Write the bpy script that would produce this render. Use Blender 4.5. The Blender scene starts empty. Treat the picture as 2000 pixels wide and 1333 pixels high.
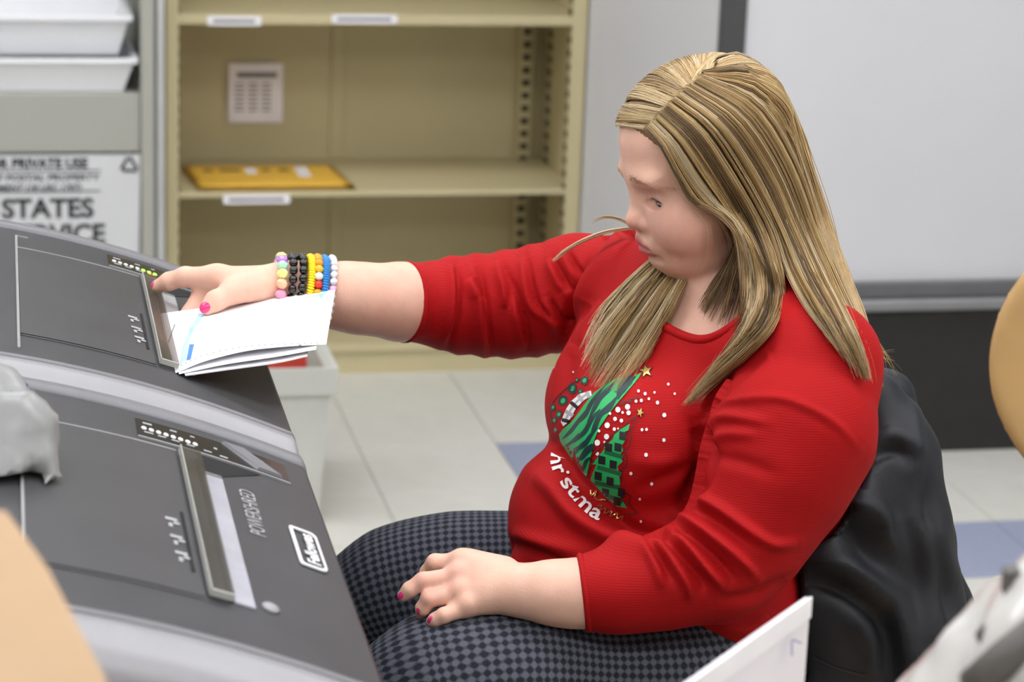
import bpy, bmesh, math, random
import numpy as np
from mathutils import Vector, Matrix
from mathutils.bvhtree import BVHTree
random.seed(7); RNG = np.random.default_rng(7)
SC = bpy.context.scene
COL = SC.collection
# ---------------------------------------------------------------- camera
F = 4900.0; TH = math.radians(15.5); RO = .037; CAMH = 1.69      # focal length in px of the 2000 px frame, pitch, roll, height
_c, _s = math.cos(RO), math.sin(RO)
_f = np.array([0, math.cos(TH), -math.sin(TH)]); _r = np.array([1., 0, 0]); _u = np.array([0, math.sin(TH), math.cos(TH)])
CX = _c * _r + _s * _u; CY = _s * _r - _c * _u; CO = np.array([0, 0, CAMH])
cam_d = bpy.data.cameras.new('camera'); cam = bpy.data.objects.new('camera', cam_d); COL.objects.link(cam)
cam.matrix_world = Matrix(((CX[0], -CY[0], -_f[0], 0), (CX[1], -CY[1], -_f[1], 0), (CX[2], -CY[2], -_f[2], CAMH), (0, 0, 0, 1)))
cam_d.sensor_fit = 'HORIZONTAL'; cam_d.sensor_width = 36; cam_d.lens = F / 2000 * 36
cam_d.clip_start = .05; cam_d.clip_end = 60
cam_d.dof.use_dof = True; cam_d.dof.focus_distance = 2.5; cam_d.dof.aperture_fstop = 7.4
SC.camera = cam
# ---------------------------------------------------------------- world, lights, exposure
w = bpy.data.worlds.new('world'); SC.world = w; w.use_nodes = True
w.node_tree.nodes['Background'].inputs[0].default_value = (.9, .95, 1, 1)
w.node_tree.nodes['Background'].inputs[1].default_value = .12
SC.view_settings.view_transform = 'Standard'; SC.view_settings.look = 'None'; SC.view_settings.gamma = 1
SC.view_settings.use_curve_mapping = False; SC.view_settings.exposure = 0.5
CEIL = 2.85
TROFFERS = [(-.55, 2.3), (1.0, 2.3), (-.55, .3), (1.0, .3), (-.75, 4.35), (1.0, 4.35), (-2.3, 2.3), (-2.3, 4.3), (2.6, 2.3), (-2.3, .3), (2.6, .3)]
TROFFER_POWER = 7.0

def px_dir(px, py): return _f * F + (px - 1000) * CX + (py - 666.5) * CY
def P(px, py, d):
    v = px_dir(px, py); return CO + v * (d / v[1])
def PZ(px, py, z=0.):
    v = px_dir(px, py); return CO + v * ((z - CAMH) / v[2])
def PPL(px, py, p0, n):
    v = px_dir(px, py); return CO + v * (np.dot(p0 - CO, n) / np.dot(v, n))
def proj(p):
    q = np.asarray(p) - CO; z = q @ _f
    return np.stack([1000 + F * (q @ CX) / z, 666.5 + F * (q @ CY) / z], -1)
def mpp(px, py, d):                                    # metres per pixel at that place
    return float((P(px, py, d) - CO) @ _f) / F

# ---------------------------------------------------------------- materials
MATS = {}
def lin(c): return tuple(((x / 255) / 12.92 if x / 255 < .04045 else ((x / 255 + .055) / 1.055) ** 2.4) for x in c) + (1,)
def M(name, rgb=(128, 128, 128), rough=.5, metal=0., var=.06, vscale=12., bump=0., bscale=200., emit=0., trans=0., sss=0., spec=.5, coat=0., ior=1.45, coord='Object', attr=None, alpha=1., sheen=0.):
    if name in MATS: return MATS[name]
    m = bpy.data.materials.new(name); m.use_nodes = True; nt = m.node_tree; b = nt.nodes['Principled BSDF']
    N = nt.nodes.new; L = nt.links.new
    tc = N('ShaderNodeTexCoord'); nz = N('ShaderNodeTexNoise'); nz.inputs['Scale'].default_value = vscale; nz.inputs['Detail'].default_value = 4
    L(tc.outputs[coord], nz.inputs['Vector'])
    mr = N('ShaderNodeMapRange'); mr.inputs[1].default_value = .3; mr.inputs[2].default_value = .7
    mr.inputs[3].default_value = 1 - var; mr.inputs[4].default_value = 1 + var
    L(nz.outputs[0], mr.inputs[0])
    mx = N('ShaderNodeVectorMath'); mx.operation = 'SCALE'; L(mr.outputs[0], mx.inputs['Scale'])
    if attr:
        at = N('ShaderNodeAttribute'); at.attribute_name = attr; L(at.outputs['Color'], mx.inputs[0])
    else: mx.inputs[0].default_value = lin(rgb)[:3]
    L(mx.outputs[0], b.inputs['Base Color'])
    b.inputs['Roughness'].default_value = rough; b.inputs['Metallic'].default_value = metal
    b.inputs['Specular IOR Level'].default_value = spec; b.inputs['IOR'].default_value = ior
    if sss: b.inputs['Subsurface Weight'].default_value = sss; b.inputs['Subsurface Radius'].default_value = (1, .35, .2); b.inputs['Subsurface Scale'].default_value = .006
    if coat: b.inputs['Coat Weight'].default_value = coat; b.inputs['Coat Roughness'].default_value = .08
    if trans: b.inputs['Transmission Weight'].default_value = trans
    if sheen: b.inputs['Sheen Weight'].default_value = sheen
    if emit: b.inputs['Emission Color'].default_value = lin(rgb); b.inputs['Emission Strength'].default_value = emit
    if alpha < 1: b.inputs['Alpha'].default_value = alpha
    if bump:
        n2 = N('ShaderNodeTexNoise'); n2.inputs['Scale'].default_value = bscale; n2.inputs['Detail'].default_value = 3; L(tc.outputs[coord], n2.inputs['Vector'])
        bp = N('ShaderNodeBump'); bp.inputs['Strength'].default_value = bump; bp.inputs['Distance'].default_value = .002
        L(n2.outputs[0], bp.inputs['Height']); L(bp.outputs[0], b.inputs['Normal'])
    MATS[name] = m; return m

# ---------------------------------------------------------------- object helpers
WM = {}
def tag(o, label=None, cat=None, group=None, kind=None):
    if label: o['label'] = label
    if cat: o['category'] = cat
    if group: o['group'] = group
    if kind: o['kind'] = kind
    return o
def thing(name, label, cat, loc=(0, 0, 0), rotz=0., group=None):
    o = bpy.data.objects.new(name, None); COL.objects.link(o); o.empty_display_size = .05
    o.location = loc; o.rotation_euler = (0, 0, rotz)
    WM[o.name] = Matrix.Translation(Vector(loc)) @ Matrix.Rotation(rotz, 4, 'Z')
    return tag(o, label, cat, group)
def mk(name, verts, faces, mat, parent=None, smooth=False, local=False):
    """one mesh object; verts in world space unless local"""
    me = bpy.data.meshes.new(name)
    v = np.asarray(verts, dtype=float).reshape(-1, 3)
    Wm = WM.get(parent.name, Matrix()) if parent else Matrix()
    if parent and not local:
        A = np.array(Wm.inverted()); v = v @ A[:3, :3].T + A[:3, 3]
    if isinstance(faces, np.ndarray):
        me.vertices.add(len(v)); me.vertices.foreach_set('co', v.astype(np.float32).ravel())
        n, k = faces.shape
        me.loops.add(n * k); me.loops.foreach_set('vertex_index', faces.astype(np.int32).ravel())
        me.polygons.add(n); me.polygons.foreach_set('loop_start', np.arange(0, n * k, k, dtype=np.int32))
        me.update(calc_edges=True); me.validate()
    else:
        me.from_pydata([tuple(x) for x in v], [], faces); me.update()
    if mat: me.materials.append(mat)
    if smooth: me.polygons.foreach_set('use_smooth', np.ones(len(me.polygons), dtype=bool))
    o = bpy.data.objects.new(name, me); COL.objects.link(o)
    if parent: o.parent = parent
    WM[o.name] = Wm
    return o
def bm_obj(name, bm, mat, parent=None, smooth=False, local=False):
    bmesh.ops.recalc_face_normals(bm, faces=bm.faces)
    v = [tuple(x.co) for x in bm.verts]; bm.verts.index_update(); f = [[x.index for x in q.verts] for q in bm.faces]
    bm.free(); return mk(name, v, f, mat, parent, smooth, local)
def add_box(bm, lo, hi, bev=0., seg=2, mtx=None):
    r = bmesh.ops.create_cube(bm, size=1); vs = r['verts']
    for v in vs: v.co = Vector([lo[i] + (v.co[i] + .5) * (hi[i] - lo[i]) for i in range(3)])
    if bev:
        es = list({e for v in vs for e in v.link_edges})
        rr = bmesh.ops.bevel(bm, geom=es, offset=bev, segments=seg, affect='EDGES', profile=.5)
        vs = list({v for f in rr['faces'] for v in f.verts} | {v for v in vs if v.is_valid})
    if mtx: bmesh.ops.transform(bm, matrix=mtx, verts=[v for v in vs if v.is_valid])
    return vs
def box(name, lo, hi, mat, parent=None, bev=0., mtx=None, local=False):
    bm = bmesh.new(); add_box(bm, lo, hi, bev); 
    if mtx is not None: bmesh.ops.transform(bm, matrix=mtx, verts=bm.verts)
    return bm_obj(name, bm, mat, parent, local=local)
def tube(pts, rad, n=8, cap=True):
    """verts, faces (lists) of a tube along pts with radius per point"""
    pts = np.asarray(pts, float); k = len(pts); rad = np.broadcast_to(rad, (k,))
    t = np.gradient(pts, axis=0); t /= np.linalg.norm(t, axis=1)[:, None] + 1e-12
    a = np.array([0, 0, 1.]) if abs(t[0][2]) < .9 else np.array([1., 0, 0])
    V, Fc = [], []
    for i in range(k):
        a = a - t[i] * (a @ t[i]); a /= np.linalg.norm(a) + 1e-12; b = np.cross(t[i], a)
        for j in range(n):
            an = 2 * math.pi * j / n; V.append(pts[i] + rad[i] * (math.cos(an) * a + math.sin(an) * b))
    for i in range(k - 1):
        for j in range(n): Fc.append([i * n + j, i * n + (j + 1) % n, (i + 1) * n + (j + 1) % n, (i + 1) * n + j])
    if cap: Fc.append(list(range(n))[::-1]); Fc.append([(k - 1) * n + j for j in range(n)])
    return V, Fc
def tube_obj(name, pts, rad, mat, parent=None, n=8, local=False):
    v, f = tube(pts, rad, n); return mk(name, v, f, mat, parent, True, local)
def spline(pts, n):
    """Catmull-Rom resample of k points (any columns) to n points"""
    p = np.asarray(pts, float); k = len(p)
    if k == 2: return p[0] + (p[1] - p[0]) * np.linspace(0, 1, n)[:, None]
    q = np.vstack([2 * p[0] - p[1], p, 2 * p[-1] - p[-2]])
    x = np.linspace(0, k - 1, n); i = np.minimum(x.astype(int), k - 2); t = (x - i)[:, None]
    a, b, c, d = q[i], q[i + 1], q[i + 2], q[i + 3]
    return .5 * (2 * b + (c - a) * t + (2 * a - 5 * b + 4 * c - d) * t ** 2 + (3 * b - a - 3 * c + d) * t ** 3)
def text_mesh(s, bold=0., res=3):
    """2D verts (n,2) and faces of a word, height about 1, origin at its left baseline"""
    cu = bpy.data.curves.new('t', 'FONT'); cu.body = s; cu.size = 1.0; cu.offset = bold; cu.resolution_u = res
    o = bpy.data.objects.new('t', cu); COL.objects.link(o)
    me = o.to_mesh(); v = np.array([tuple(x.co)[:2] for x in me.vertices]).reshape(-1, 2); f = [list(p.vertices) for p in me.polygons]
    o.to_mesh_clear(); bpy.data.objects.remove(o); bpy.data.curves.remove(cu)
    return v, f
def text_obj(name, s, origin, ex, ey, height, mat, parent=None, bold=0., width=None, center=False):
    """flat lettering at origin along ex with up ey (world vectors)"""
    v, f = text_mesh(s, bold)
    if len(v) == 0: return None
    sc = height / .7
    sx = sc if width is None else width / (v[:, 0].max() - v[:, 0].min())
    x = v[:, 0] - v[:, 0].min()
    if center: x = x - x.max() / 2
    ex = np.asarray(ex, float); ey = np.asarray(ey, float); ex /= np.linalg.norm(ex); ey /= np.linalg.norm(ey)
    W = np.asarray(origin) + x[:, None] * sx * ex + v[:, 1:2] * sc * ey
    return mk(name, W, f, mat, parent)
def copy_part(o, parent, mtx=None):
    c = o.copy(); COL.objects.link(c); c.parent = parent
    if mtx is not None: c.matrix_local = mtx
    WM[c.name] = WM.get(parent.name, Matrix()); return c
# ================================================================ the room
PSI = math.radians(12.6)
E1 = np.array([math.cos(PSI), math.sin(PSI), 0]); E2 = np.array([-math.sin(PSI), math.cos(PSI), 0]); EZ = np.array([0, 0, 1.])
S0 = np.array([-.15, 5.79, 0])
def B(a, b, z): return S0 + a * E1 + b * E2 + z * EZ
BM_ = Matrix(((E1[0], E2[0], 0, S0[0]), (E1[1], E2[1], 0, S0[1]), (0, 0, 1, 0), (0, 0, 0, 1)))
def hitB(px, py, b):                                         # (a, z) where the pixel's ray meets the plane b = const
    p = PPL(px, py, B(0, b, 0), E2) - S0; return float(p @ E1), float(p[2])
def bbox_b(name, lo, hi, mat, parent=None, bev=0.): return box(name, lo, hi, mat, parent, bev, BM_)
m_wall = M('wall_paint', (213, 213, 216), .6, var=.015, vscale=3, bump=.05, bscale=60)
m_wall2 = M('room_paint', (206, 204, 198), .7, var=.02, vscale=2)
m_ceil = M('ceiling_tile', (225, 224, 218), .9, var=.03, vscale=40)
m_tile = M('vinyl_tile', (208, 207, 199), .32, var=.035, vscale=18, bump=.02, bscale=30)
m_tileb = M('vinyl_tile_blue', (151, 158, 180), .32, var=.05, vscale=60)
m_grout = M('floor_screed', (186, 184, 175), .7)
m_black = M('black_base', (38, 37, 35), .55, var=.12, vscale=25, bump=.1, bscale=90)
m_rail = M('rail_metal', (150, 150, 152), .35, metal=.5)
m_raild = M('rail_dark', (112, 112, 115), .4, metal=.4)
m_guard = M('corner_guard', (78, 78, 80), .45, metal=.2, var=.08)
fl = box('floor', (-4.6, -3.2, -.1), (4.6, 7.6, -.004), m_grout); tag(fl, kind='structure')
def blue_tile(i, j): return (i, j) in BLUE
T = .305; a_t0, b_t0 = None, None
q = PZ(968, 866) - S0; a_t0, b_t0 = float(q @ E1), float(q @ E2) - T
BLUE = {(0, 0), (1, -3), (2, 0), (-4, -1), (-2, -5)}
q = PZ(1840, 1040) - S0; ib = int(round((float(q @ E1) - a_t0) / T)); jb = int(round((float(q @ E2) - T - b_t0) / T)); BLUE |= {(ib - 1, jb), (ib, jb), (ib + 1, jb)}
bm = bmesh.new(); add_box(bm, (.0012, .0012, -.004), (T - .0012, T - .0012, 0), .0006, 1)
me_t = None
for i in range(-7, 8):
    for j in range(-14, 5):
        c_ = B(a_t0 + (i + .5) * T, b_t0 + (j + .5) * T, 0)
        p_ = proj(c_)
        if not (-250 < p_[0] < 2250 and 500 < p_[1] < 1900): continue
        m_ = m_tileb if blue_tile(i, j) else m_tile
        if me_t is None:
            o = bm_obj('floor_tile', bm, m_tile, None, local=True); me_t = o.data; me_b = me_t.copy(); me_b.materials.clear(); me_b.materials.append(m_tileb)
        else: o = bpy.data.objects.new('floor_tile', me_t); COL.objects.link(o)
        if blue_tile(i, j): o.data = me_b
        o.parent = fl; o.location = B(a_t0 + i * T, b_t0 + j * T, 0); o.rotation_euler = (0, 0, PSI)
ROOM_B = .46
tag(bbox_b('wall_back', (-4.2, ROOM_B, 0), (4.0, ROOM_B + .12, CEIL), m_wall), kind='structure')
tag(box('wall_left', (-3.7, -2.9, 0), (-3.6, 6.4, CEIL), m_wall2), kind='structure')
tag(box('wall_right', (3.5, -2.9, 0), (3.6, 7.0, CEIL), m_wall2), kind='structure')
tag(box('wall_behind', (-3.7, -3.0, 0), (3.6, -2.9, CEIL), m_wall2), kind='structure')
tag(box('ceiling', (-4.0, -3.0, CEIL), (4.0, 7.2, CEIL + .1), m_ceil), kind='structure')
# projecting wall block on the right with corner guard, rail and black base
DB = -.70; aR1_ = hitB(1148, 40, 0)[0]
aG0, _ = hitB(1411, 30, DB); aG1, _ = hitB(1458, 30, DB)
wb = bbox_b('wall_projection', (aG0 + .004, DB, 0), (3.2, ROOM_B + .02, CEIL), m_wall); tag(wb, kind='structure')
_, zr1 = hitB(1900, 545, DB); _, zr2 = hitB(1900, 575, DB); _, zr3 = hitB(1900, 602, DB)
gd = bbox_b('trim_1', (aG0, DB - .006, 0), (aG1, DB + .0, CEIL), m_guard, None, .002); tag(gd, kind='structure')
bbox_b('guard_return', (aG0 - .004, DB - .004, 0), (aG0 + .006, DB + .012, CEIL), m_guard, gd, .001)
tr = bbox_b('trim_2', (aG1 + .003, DB - .02, zr2), (3.15, DB, zr1), m_raild, None, .004); tag(tr, kind='structure')
bbox_b('rail_lip', (aG1 + .003, DB - .034, zr3 + .004), (3.15, DB, zr2 - .001), m_rail, tr, .006)
bs = bbox_b('baseboard_right', (aG1 + .003, DB - .012, .0), (3.15, DB, zr3), m_black, None, .002); tag(bs, kind='structure')
V = [B(aR1_ + .004, .0, 0), B(aG0 + .003, DB + .004, 0), B(aG0 + .003, ROOM_B, 0), B(aR1_ + .004, ROOM_B, 0)]; V += [v + EZ * CEIL for v in V]
tag(mk('wall_return', V, [[3, 2, 1, 0], [4, 5, 6, 7], [0, 1, 5, 4], [1, 2, 6, 5], [2, 3, 7, 6], [3, 0, 4, 7]], m_wall), kind='structure')
# ceiling lights
m_diff = M('light_diffuser', (249, 250, 255), .5, emit=TROFFER_POWER, var=0)
m_frame = M('fixture_white', (230, 230, 228), .5)
LIGHT_AT = ['above the shredders', 'above the wooden chair', 'behind the camera on the carton side', 'behind the camera on the bundle side', 'in front of the bookcase', 'in front of the black baseboard', 'left of the shredders', 'in front of the steel rack', 'beyond the wooden chair', 'at the far left behind the camera', 'at the far right behind the camera']
for k, (x, y) in enumerate(TROFFERS):
    lb = 'recessed ceiling light panel ' + LIGHT_AT[k]
    t = thing('ceiling_light', lb, 'light', (x, y, CEIL - .05), 0, 'recessed ceiling lights')
    bm = bmesh.new()
    for lo, hi in (((-.63, -.33, 0), (.63, -.29, .05)), ((-.63, .29, 0), (.63, .33, .05)), ((-.63, -.29, 0), (-.59, .29, .05)), ((.59, -.29, 0), (.63, .29, .05))): add_box(bm, lo, hi)
    bm_obj('frame', bm, m_frame, t, local=True)
    box('diffuser', (-.59, -.29, .01), (.59, .29, .03), m_diff, t, local=True)

# ================================================================ steel bookcase
m_tan = M('putty_enamel', (199, 187, 147), .42, var=.02, vscale=5)
m_paper = M('white_paper', (240, 238, 240), .7, var=.01)
m_ink = M('black_ink', (40, 42, 44), .6)
m_inkg = M('grey_ink', (120, 120, 126), .6)
m_slot = M('slot_dark', (82, 74, 52), .8)
SD = .40
aL0, _ = hitB(324, 200, 0); aL1, _ = hitB(349, 200, 0); aR1, _ = hitB(1148, 40, 0); aR0, _ = hitB(1112, 40, 0)
_, zS1 = hitB(700, 384, 0); _, zS1t = hitB(700, 374, 0)
_, zT1 = hitB(700, 49, 0); _, zT1t = hitB(700, 30, 0)
zB1 = .075
bc = thing('bookcase', 'putty-coloured steel bookcase with open shelves against the back wall', 'bookcase', B((aL0 + aR1) / 2, SD / 2, 0), PSI)
zTop = 1.86
def post(name, a0, a1, sgn):
    o = bbox_b(name, (a0, 0, 0), (a1, .045, zTop), m_tan, bc, .003)
    return o
pl = post('upright', aL0, aL1, 1); pr_ = post('upright', aR0 + .008, aR1, -1)
sl = bbox_b('side_panel', (aL0, .045, 0), (aL0 + .012, SD, zTop), m_tan, bc); sr = bbox_b('side_panel', (aR1 - .012, .045, 0), (aR1, SD, zTop), m_tan, bc)
bbox_b('back_panel', (aL0, SD, 0), (aR1, SD + .012, zTop), m_tan, bc)
bbox_b('back_seam', ((aL0 + aR1) / 2 - .055, SD - .006, 0), ((aL0 + aR1) / 2 - .02, SD, zTop), m_tan, bc, .002)
# rear slotted posts and the punched slots
for a0, a1 in ((aL1 - .02, aL1 + .012), (aR0 - .035, aR0 - .002)):
    bbox_b('slotted_post', (a0, SD - .05, 0), (a1, SD - .002, zTop), m_tan, bc, .002)
n = 0
for k in range(56):
    z = .09 + k * .032
    if z > zTop - .05: break
    for a0, a1, b0, b1 in ((aR0 - .030, aR0 - .010, SD - .053, SD - .049), (aR0 + .012, aR0 + .030, .0435, .0465) if False else (aR1 - .0145, aR1 - .0115, .055, .085), (aR1 - .0145, aR1 - .0115, SD - .10, SD - .065), (aL1 - .004, aL1 + .003, .004, .022), (aR0 + .004, aR0 + .010, .004, .022)):
        bbox_b('slot', (a0, b0, z), (a1, b1, z + .017), m_slot, bc)
for z0, z1 in ((zS1, zS1t), (zT1, zT1t), (zB1 - .02, zB1), (zT1 + .41, zT1t + .41), (zTop - .02, zTop)):
    bbox_b('shelf', (aL0 + .014, .004, z1 - .004), (aR1 - .014, SD - .006, z1), m_tan, bc)
    bbox_b('shelf_lip', (aL1 - .002, .001, z0), (aR0 + .009, .016, z1 - .0005), m_tan, bc, .002)
bbox_b('kick_plate', (aL1 - .002, .010, .0), (aR0 + .009, .02, zB1 - .022), m_tan, bc)
# shelf labels
for px0, px1, py0, py1, lb in ((405, 510, 28, 53, 'white label strip on the top shelf edge, nearest the grey rack'), (648, 776, 27, 47, 'white label strip on the top shelf edge above the open shelf'), (436, 566, 377, 401, 'white label strip on the edge below the yellow envelopes')):
    a0, z0 = hitB(px0, py1, 0); a1, z1 = hitB(px1, py0, 0); zc = (z0 + z1) / 2; hz = .0105
    o = bbox_b('shelf_label', (a0, -.003, zc - hz), (a1, .0005, zc + hz), m_paper, None); tag(o, lb, 'label', 'shelf edge labels')
    text_obj('lettering', 'MAIL CODES' if px0 < 430 else 'OUTGOING', B(a0 + .012, -.0034, zc - .0045), E1, EZ, .009, m_inkg, o, width=(a1 - a0) * .8) if False else bbox_b('print_line', (a0 + .012, -.0034, zc - .004), (a1 - .014, -.003, zc + .003), m_inkg, o)
# notice on the back panel
a0, z0 = hitB(446, 240, SD - .012); a1, z1 = hitB(553, 124, SD - .012)
no = bbox_b('paper_notice', (a0, SD - .012, z0), (a1, SD - .010, z1), M('notice_paper', (246, 238, 240), .7), None); tag(no, 'white printed notice taped to the back of the bookcase', 'notice')
bbox_b('heading', (a0 + .02, SD - .0126, z1 - .035), (a1 - .015, SD - .012, z1 - .022), m_inkg, no)
for k in range(7):
    for cc in range(3):
        bbox_b('print_line', (a0 + .015 + cc * .033, SD - .0126, z1 - .052 - k * .011), (a0 + .038 + cc * .033, SD - .012, z1 - .048 - k * .011), m_inkg, no)
# envelopes lying on the middle shelf
m_env = M('manila_yellow', (232, 184, 70), .6, var=.06, vscale=9)
ae0, _ = hitB(392, 372, .02); ae1, _ = hitB(697, 366, .02)
for k in range(2):
    lb = ['lower', 'upper'][k] + ' padded yellow envelope of the two lying on the shelf'
    da = (.0, -.006, .004, -.002)[k]; z = zS1t + .0005 + k * .0062
    en = thing('padded_envelope', lb, 'envelope', B((ae0 + ae1) / 2, .12, z), PSI, 'yellow envelopes on the shelf')
    bm = bmesh.new()
    nx, ny = 14, 8
    L = ae1 - ae0
    vv = [[None] * (ny + 1) for _ in range(nx + 1)]
    for lay in (0, 1):
        g = [[None] * (ny + 1) for _ in range(nx + 1)]
        for i in range(nx + 1):
            for j in range(ny + 1):
                x, y = i / nx, j / ny; e = (min(x, 1 - x, .12) / .12) ** .5 * (min(y, 1 - y, .15) / .15) ** .5
                zz = .003 + (.0028 * e if lay else -.0028 * e)
                g[i][j] = bm.verts.new(B(ae0 + da + x * L - .02 * y, .015 + y * .25, z + zz + (.0002 * random.random())))
        for i in range(nx):
            for j in range(ny): bm.faces.new((g[i][j], g[i + 1][j], g[i + 1][j + 1], g[i][j + 1]))
    bmesh.ops.remove_doubles(bm, verts=bm.verts, dist=.0004)
    bm_obj('sleeve', bm, m_env, en, True)
    bbox_b('flap', (ae0 + da + .01, .20, z + .0056), (ae1 + da - .03, .235, z + .0064), m_env, en)
    if k == 1:
        for x0, x1, y0, y1 in ((.33, .40, .15, .21), (.66, .74, .11, .22)):
            o = bbox_b('address_label', (ae0 + x0 * L, y0, z + .0064), (ae0 + x1 * L, y1, z + .0072), m_paper, en); o['label'] = 'small white address label'
        for x0, x1 in ((.06, .12), (.16, .30), (.44, .49), (.55, .62)):
            o = bbox_b('ink_mark', (ae0 + x0 * L, .175, z + .0063), (ae0 + x1 * L, .20, z + .0070), M('brown_ink', (110, 88, 40), .7), en)

# ================================================================ grey steel rack on the left with trays and tub
m_rack = M('rack_enamel', (172, 172, 163), .5, var=.015, vscale=4)
m_rackl = M('rack_light', (205, 206, 204), .35, metal=.3)
m_rackd = M('rack_gap', (70, 72, 70), .6)
RB = -.06
r0, _ = hitB(276, 240, RB); r1, _ = hitB(322, 240, RB); rl = r0 - .85
_, zd0 = hitB(140, 303, RB); _, zd1 = hitB(140, 186, RB)
_, ztl = hitB(140, 112, RB)
rk = thing('steel_rack', 'grey steel mail rack at the left edge beside the bookcase', 'rack', B((rl + r1) / 2, .15, 0), PSI)
w_ = r1 - r0
bbox_b('corner_post', (r0, RB, 0), (r0 + w_ * .55, RB + .05, 1.95), m_rack, rk, .003)
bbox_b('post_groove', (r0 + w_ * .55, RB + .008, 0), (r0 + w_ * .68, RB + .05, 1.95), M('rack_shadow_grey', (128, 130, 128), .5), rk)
bbox_b('post_edge', (r0 + w_ * .68, RB - .004, 0), (r1, RB + .05, 1.95), m_rackl, rk, .004)
bbox_b('side_panel', (r0 + .01, RB + .05, 0), (r1, .40, 1.95), m_rack, rk)
bbox_b('corner_post', (rl - .045, RB, 0), (rl, RB + .05, 1.95), m_rack, rk, .003)
bbox_b('side_panel', (rl - .045, RB + .05, 0), (rl - .02, .40, 1.95), m_rack, rk)
bbox_b('back_panel', (rl - .02, .39, 0), (r0 + .01, .40, 1.95), m_rack, rk)
bbox_b('drawer_front', (rl, RB + .012, zd0 + .004), (r0 - .001, RB + .03, zd1), m_rack, rk, .002)
bbox_b('shelf', (rl - .02, RB + .031, zd1 - .02), (r0 + .009, .389, zd1 - .0005), m_rack, rk)
zlow = zd0 - .30
bbox_b('shelf', (rl - .02, RB + .012, zlow - .02), (r0 + .009, .389, zlow), m_rack, rk)
bbox_b('shelf', (rl - .02, RB + .012, .08), (r0 + .009, .389, .10), m_rack, rk)
bbox_b('shelf', (rl - .02, RB + .012, 1.6), (r0 + .009, .389, 1.62), m_rack, rk)
# two white plastic letter trays, stacked
m_tray = M('tray_plastic', (242, 243, 246), .35, var=.015, sss=0, spec=.5)
def tray(label, a0, a1, b0, b1, z, h, tilt=0.):
    t = thing('letter_tray', label, 'tray', B((a0 + a1) / 2, (b0 + b1) / 2, z), PSI, 'letter trays on the rack')
    wl = .004; fl_ = .025
    def ring(ins, zz, off=0.): return [B(a0 + ins - off, b0 + ins - off, zz), B(a1 - ins + off, b0 + ins - off, zz), B(a1 - ins + off, b1 - ins + off, zz), B(a0 + ins - off, b1 - ins + off, zz)]
    rings = [ring(fl_, z), ring(0, z + h), ring(wl, z + h), ring(fl_ + wl, z + wl)]
    V = [p for rr in rings for p in rr]; Fc = [[3, 2, 1, 0]]
    for i in range(3):
        for j in range(4): Fc.append([i * 4 + j, i * 4 + (j + 1) % 4, i * 4 + 4 + (j + 1) % 4, i * 4 + 4 + j])
    Fc.append([12, 13, 14, 15]); mk('tray_body', V, Fc, m_tray, t)
    for (c0, c1, d0, d1) in ((a0 - .006, a1 + .006, b0 - .008, b0 + .001), (a0 - .006, a1 + .006, b1 - .001, b1 + .008), (a0 - .008, a0 + .001, b0 + .0015, b1 - .0015), (a1 - .001, a1 + .008, b0 + .0015, b1 - .0015)):
        bbox_b('rim', (c0, d0, z + h - .012), (c1, d1, z + h + .001), m_tray, t, .003)
    return t
_, zt1 = hitB(140, 118, RB); _, zt2 = hitB(140, 36, RB)
ht = zt1 - zd1
tray('lower white plastic letter tray standing on the rack', rl + .02, r0 - .012, RB + .02, .30, zd1 + .001, ht)
tray('upper white plastic letter tray stacked on the other tray', rl + .01, r0 - .022, RB + .04, .29, zd1 + .001 + ht + .002, zt2 - zt1 - .003)
# lettered mail tub on the lower shelf
m_tub = M('tub_plastic', (216, 217, 219), .4, var=.02, vscale=6)
tb = thing('mail_tub', 'white plastic mail tub printed with large black lettering', 'tub', B((rl + r0) / 2, .1, zlow), PSI)
TBF = RB + .006
h_t = zd0 - zlow - .001
def tub_ring(ins, zz): return [B(rl + .03 + ins, TBF + ins, zz), B(r0 - .002 - ins, TBF + ins, zz), B(r0 - .002 - ins, .30 - ins, zz), B(rl + .03 + ins, .30 - ins, zz)]
rings = [tub_ring(.004, zlow + .001), tub_ring(0, zlow + h_t), tub_ring(.005, zlow + h_t), tub_ring(.009, zlow + .006)]
V = [p for rr in rings for p in rr]; Fc = [[3, 2, 1, 0]]
for i in range(3):
    for j in range(4): Fc.append([i * 4 + j, i * 4 + (j + 1) % 4, i * 4 + 4 + (j + 1) % 4, i * 4 + 4 + j])
Fc.append([12, 13, 14, 15]); mk('tub_body', V, Fc, m_tub, tb)
def tub_text(s, pxr, py_base, hpx, wpx, bold=.0, slant=0.):
    a, z = hitB(pxr, py_base, TBF); a_l, _ = hitB(pxr - wpx, py_base, TBF); zz = hitB(pxr, py_base - hpx, TBF)[1]
    v, f = text_mesh(s, bold)
    v[:, 0] -= v[:, 0].min(); v[:, 0] *= (a - a_l) / v[:, 0].max(); v[:, 1] *= (zz - z) / .70; v[:, 0] += slant * v[:, 1]
    mk('lettering', [B(a_l + x, TBF - .0006 + .004 * (1 - (z + y - zlow) / h_t), z + y) for x, y in v], f, m_ink, tb)
tub_text('NOT FOR PRIVATE USE', 172, 328, 19, 272, .045)
tub_text('MISUSE OF POSTAL PROPERTY', 194, 352, 12, 290, .03, .2)
tub_text('FINE AND IMPRISONMENT (18 USC 1707)', 158, 372, 12, 330, .03, .2)
tub_text('UNITED STATES', 184, 424, 36, 395, .035)
tub_text('POSTAL SERVICE', 206, 474, 36, 395, .035)
for py, px1 in ((334, 196), (374, 196)):
    a1_, z_ = hitB(px1, py, TBF); bbox_b('rule', (rl + .2, TBF - .001, z_), (a1_, TBF + .003, z_ + .002), m_ink, tb)
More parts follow.
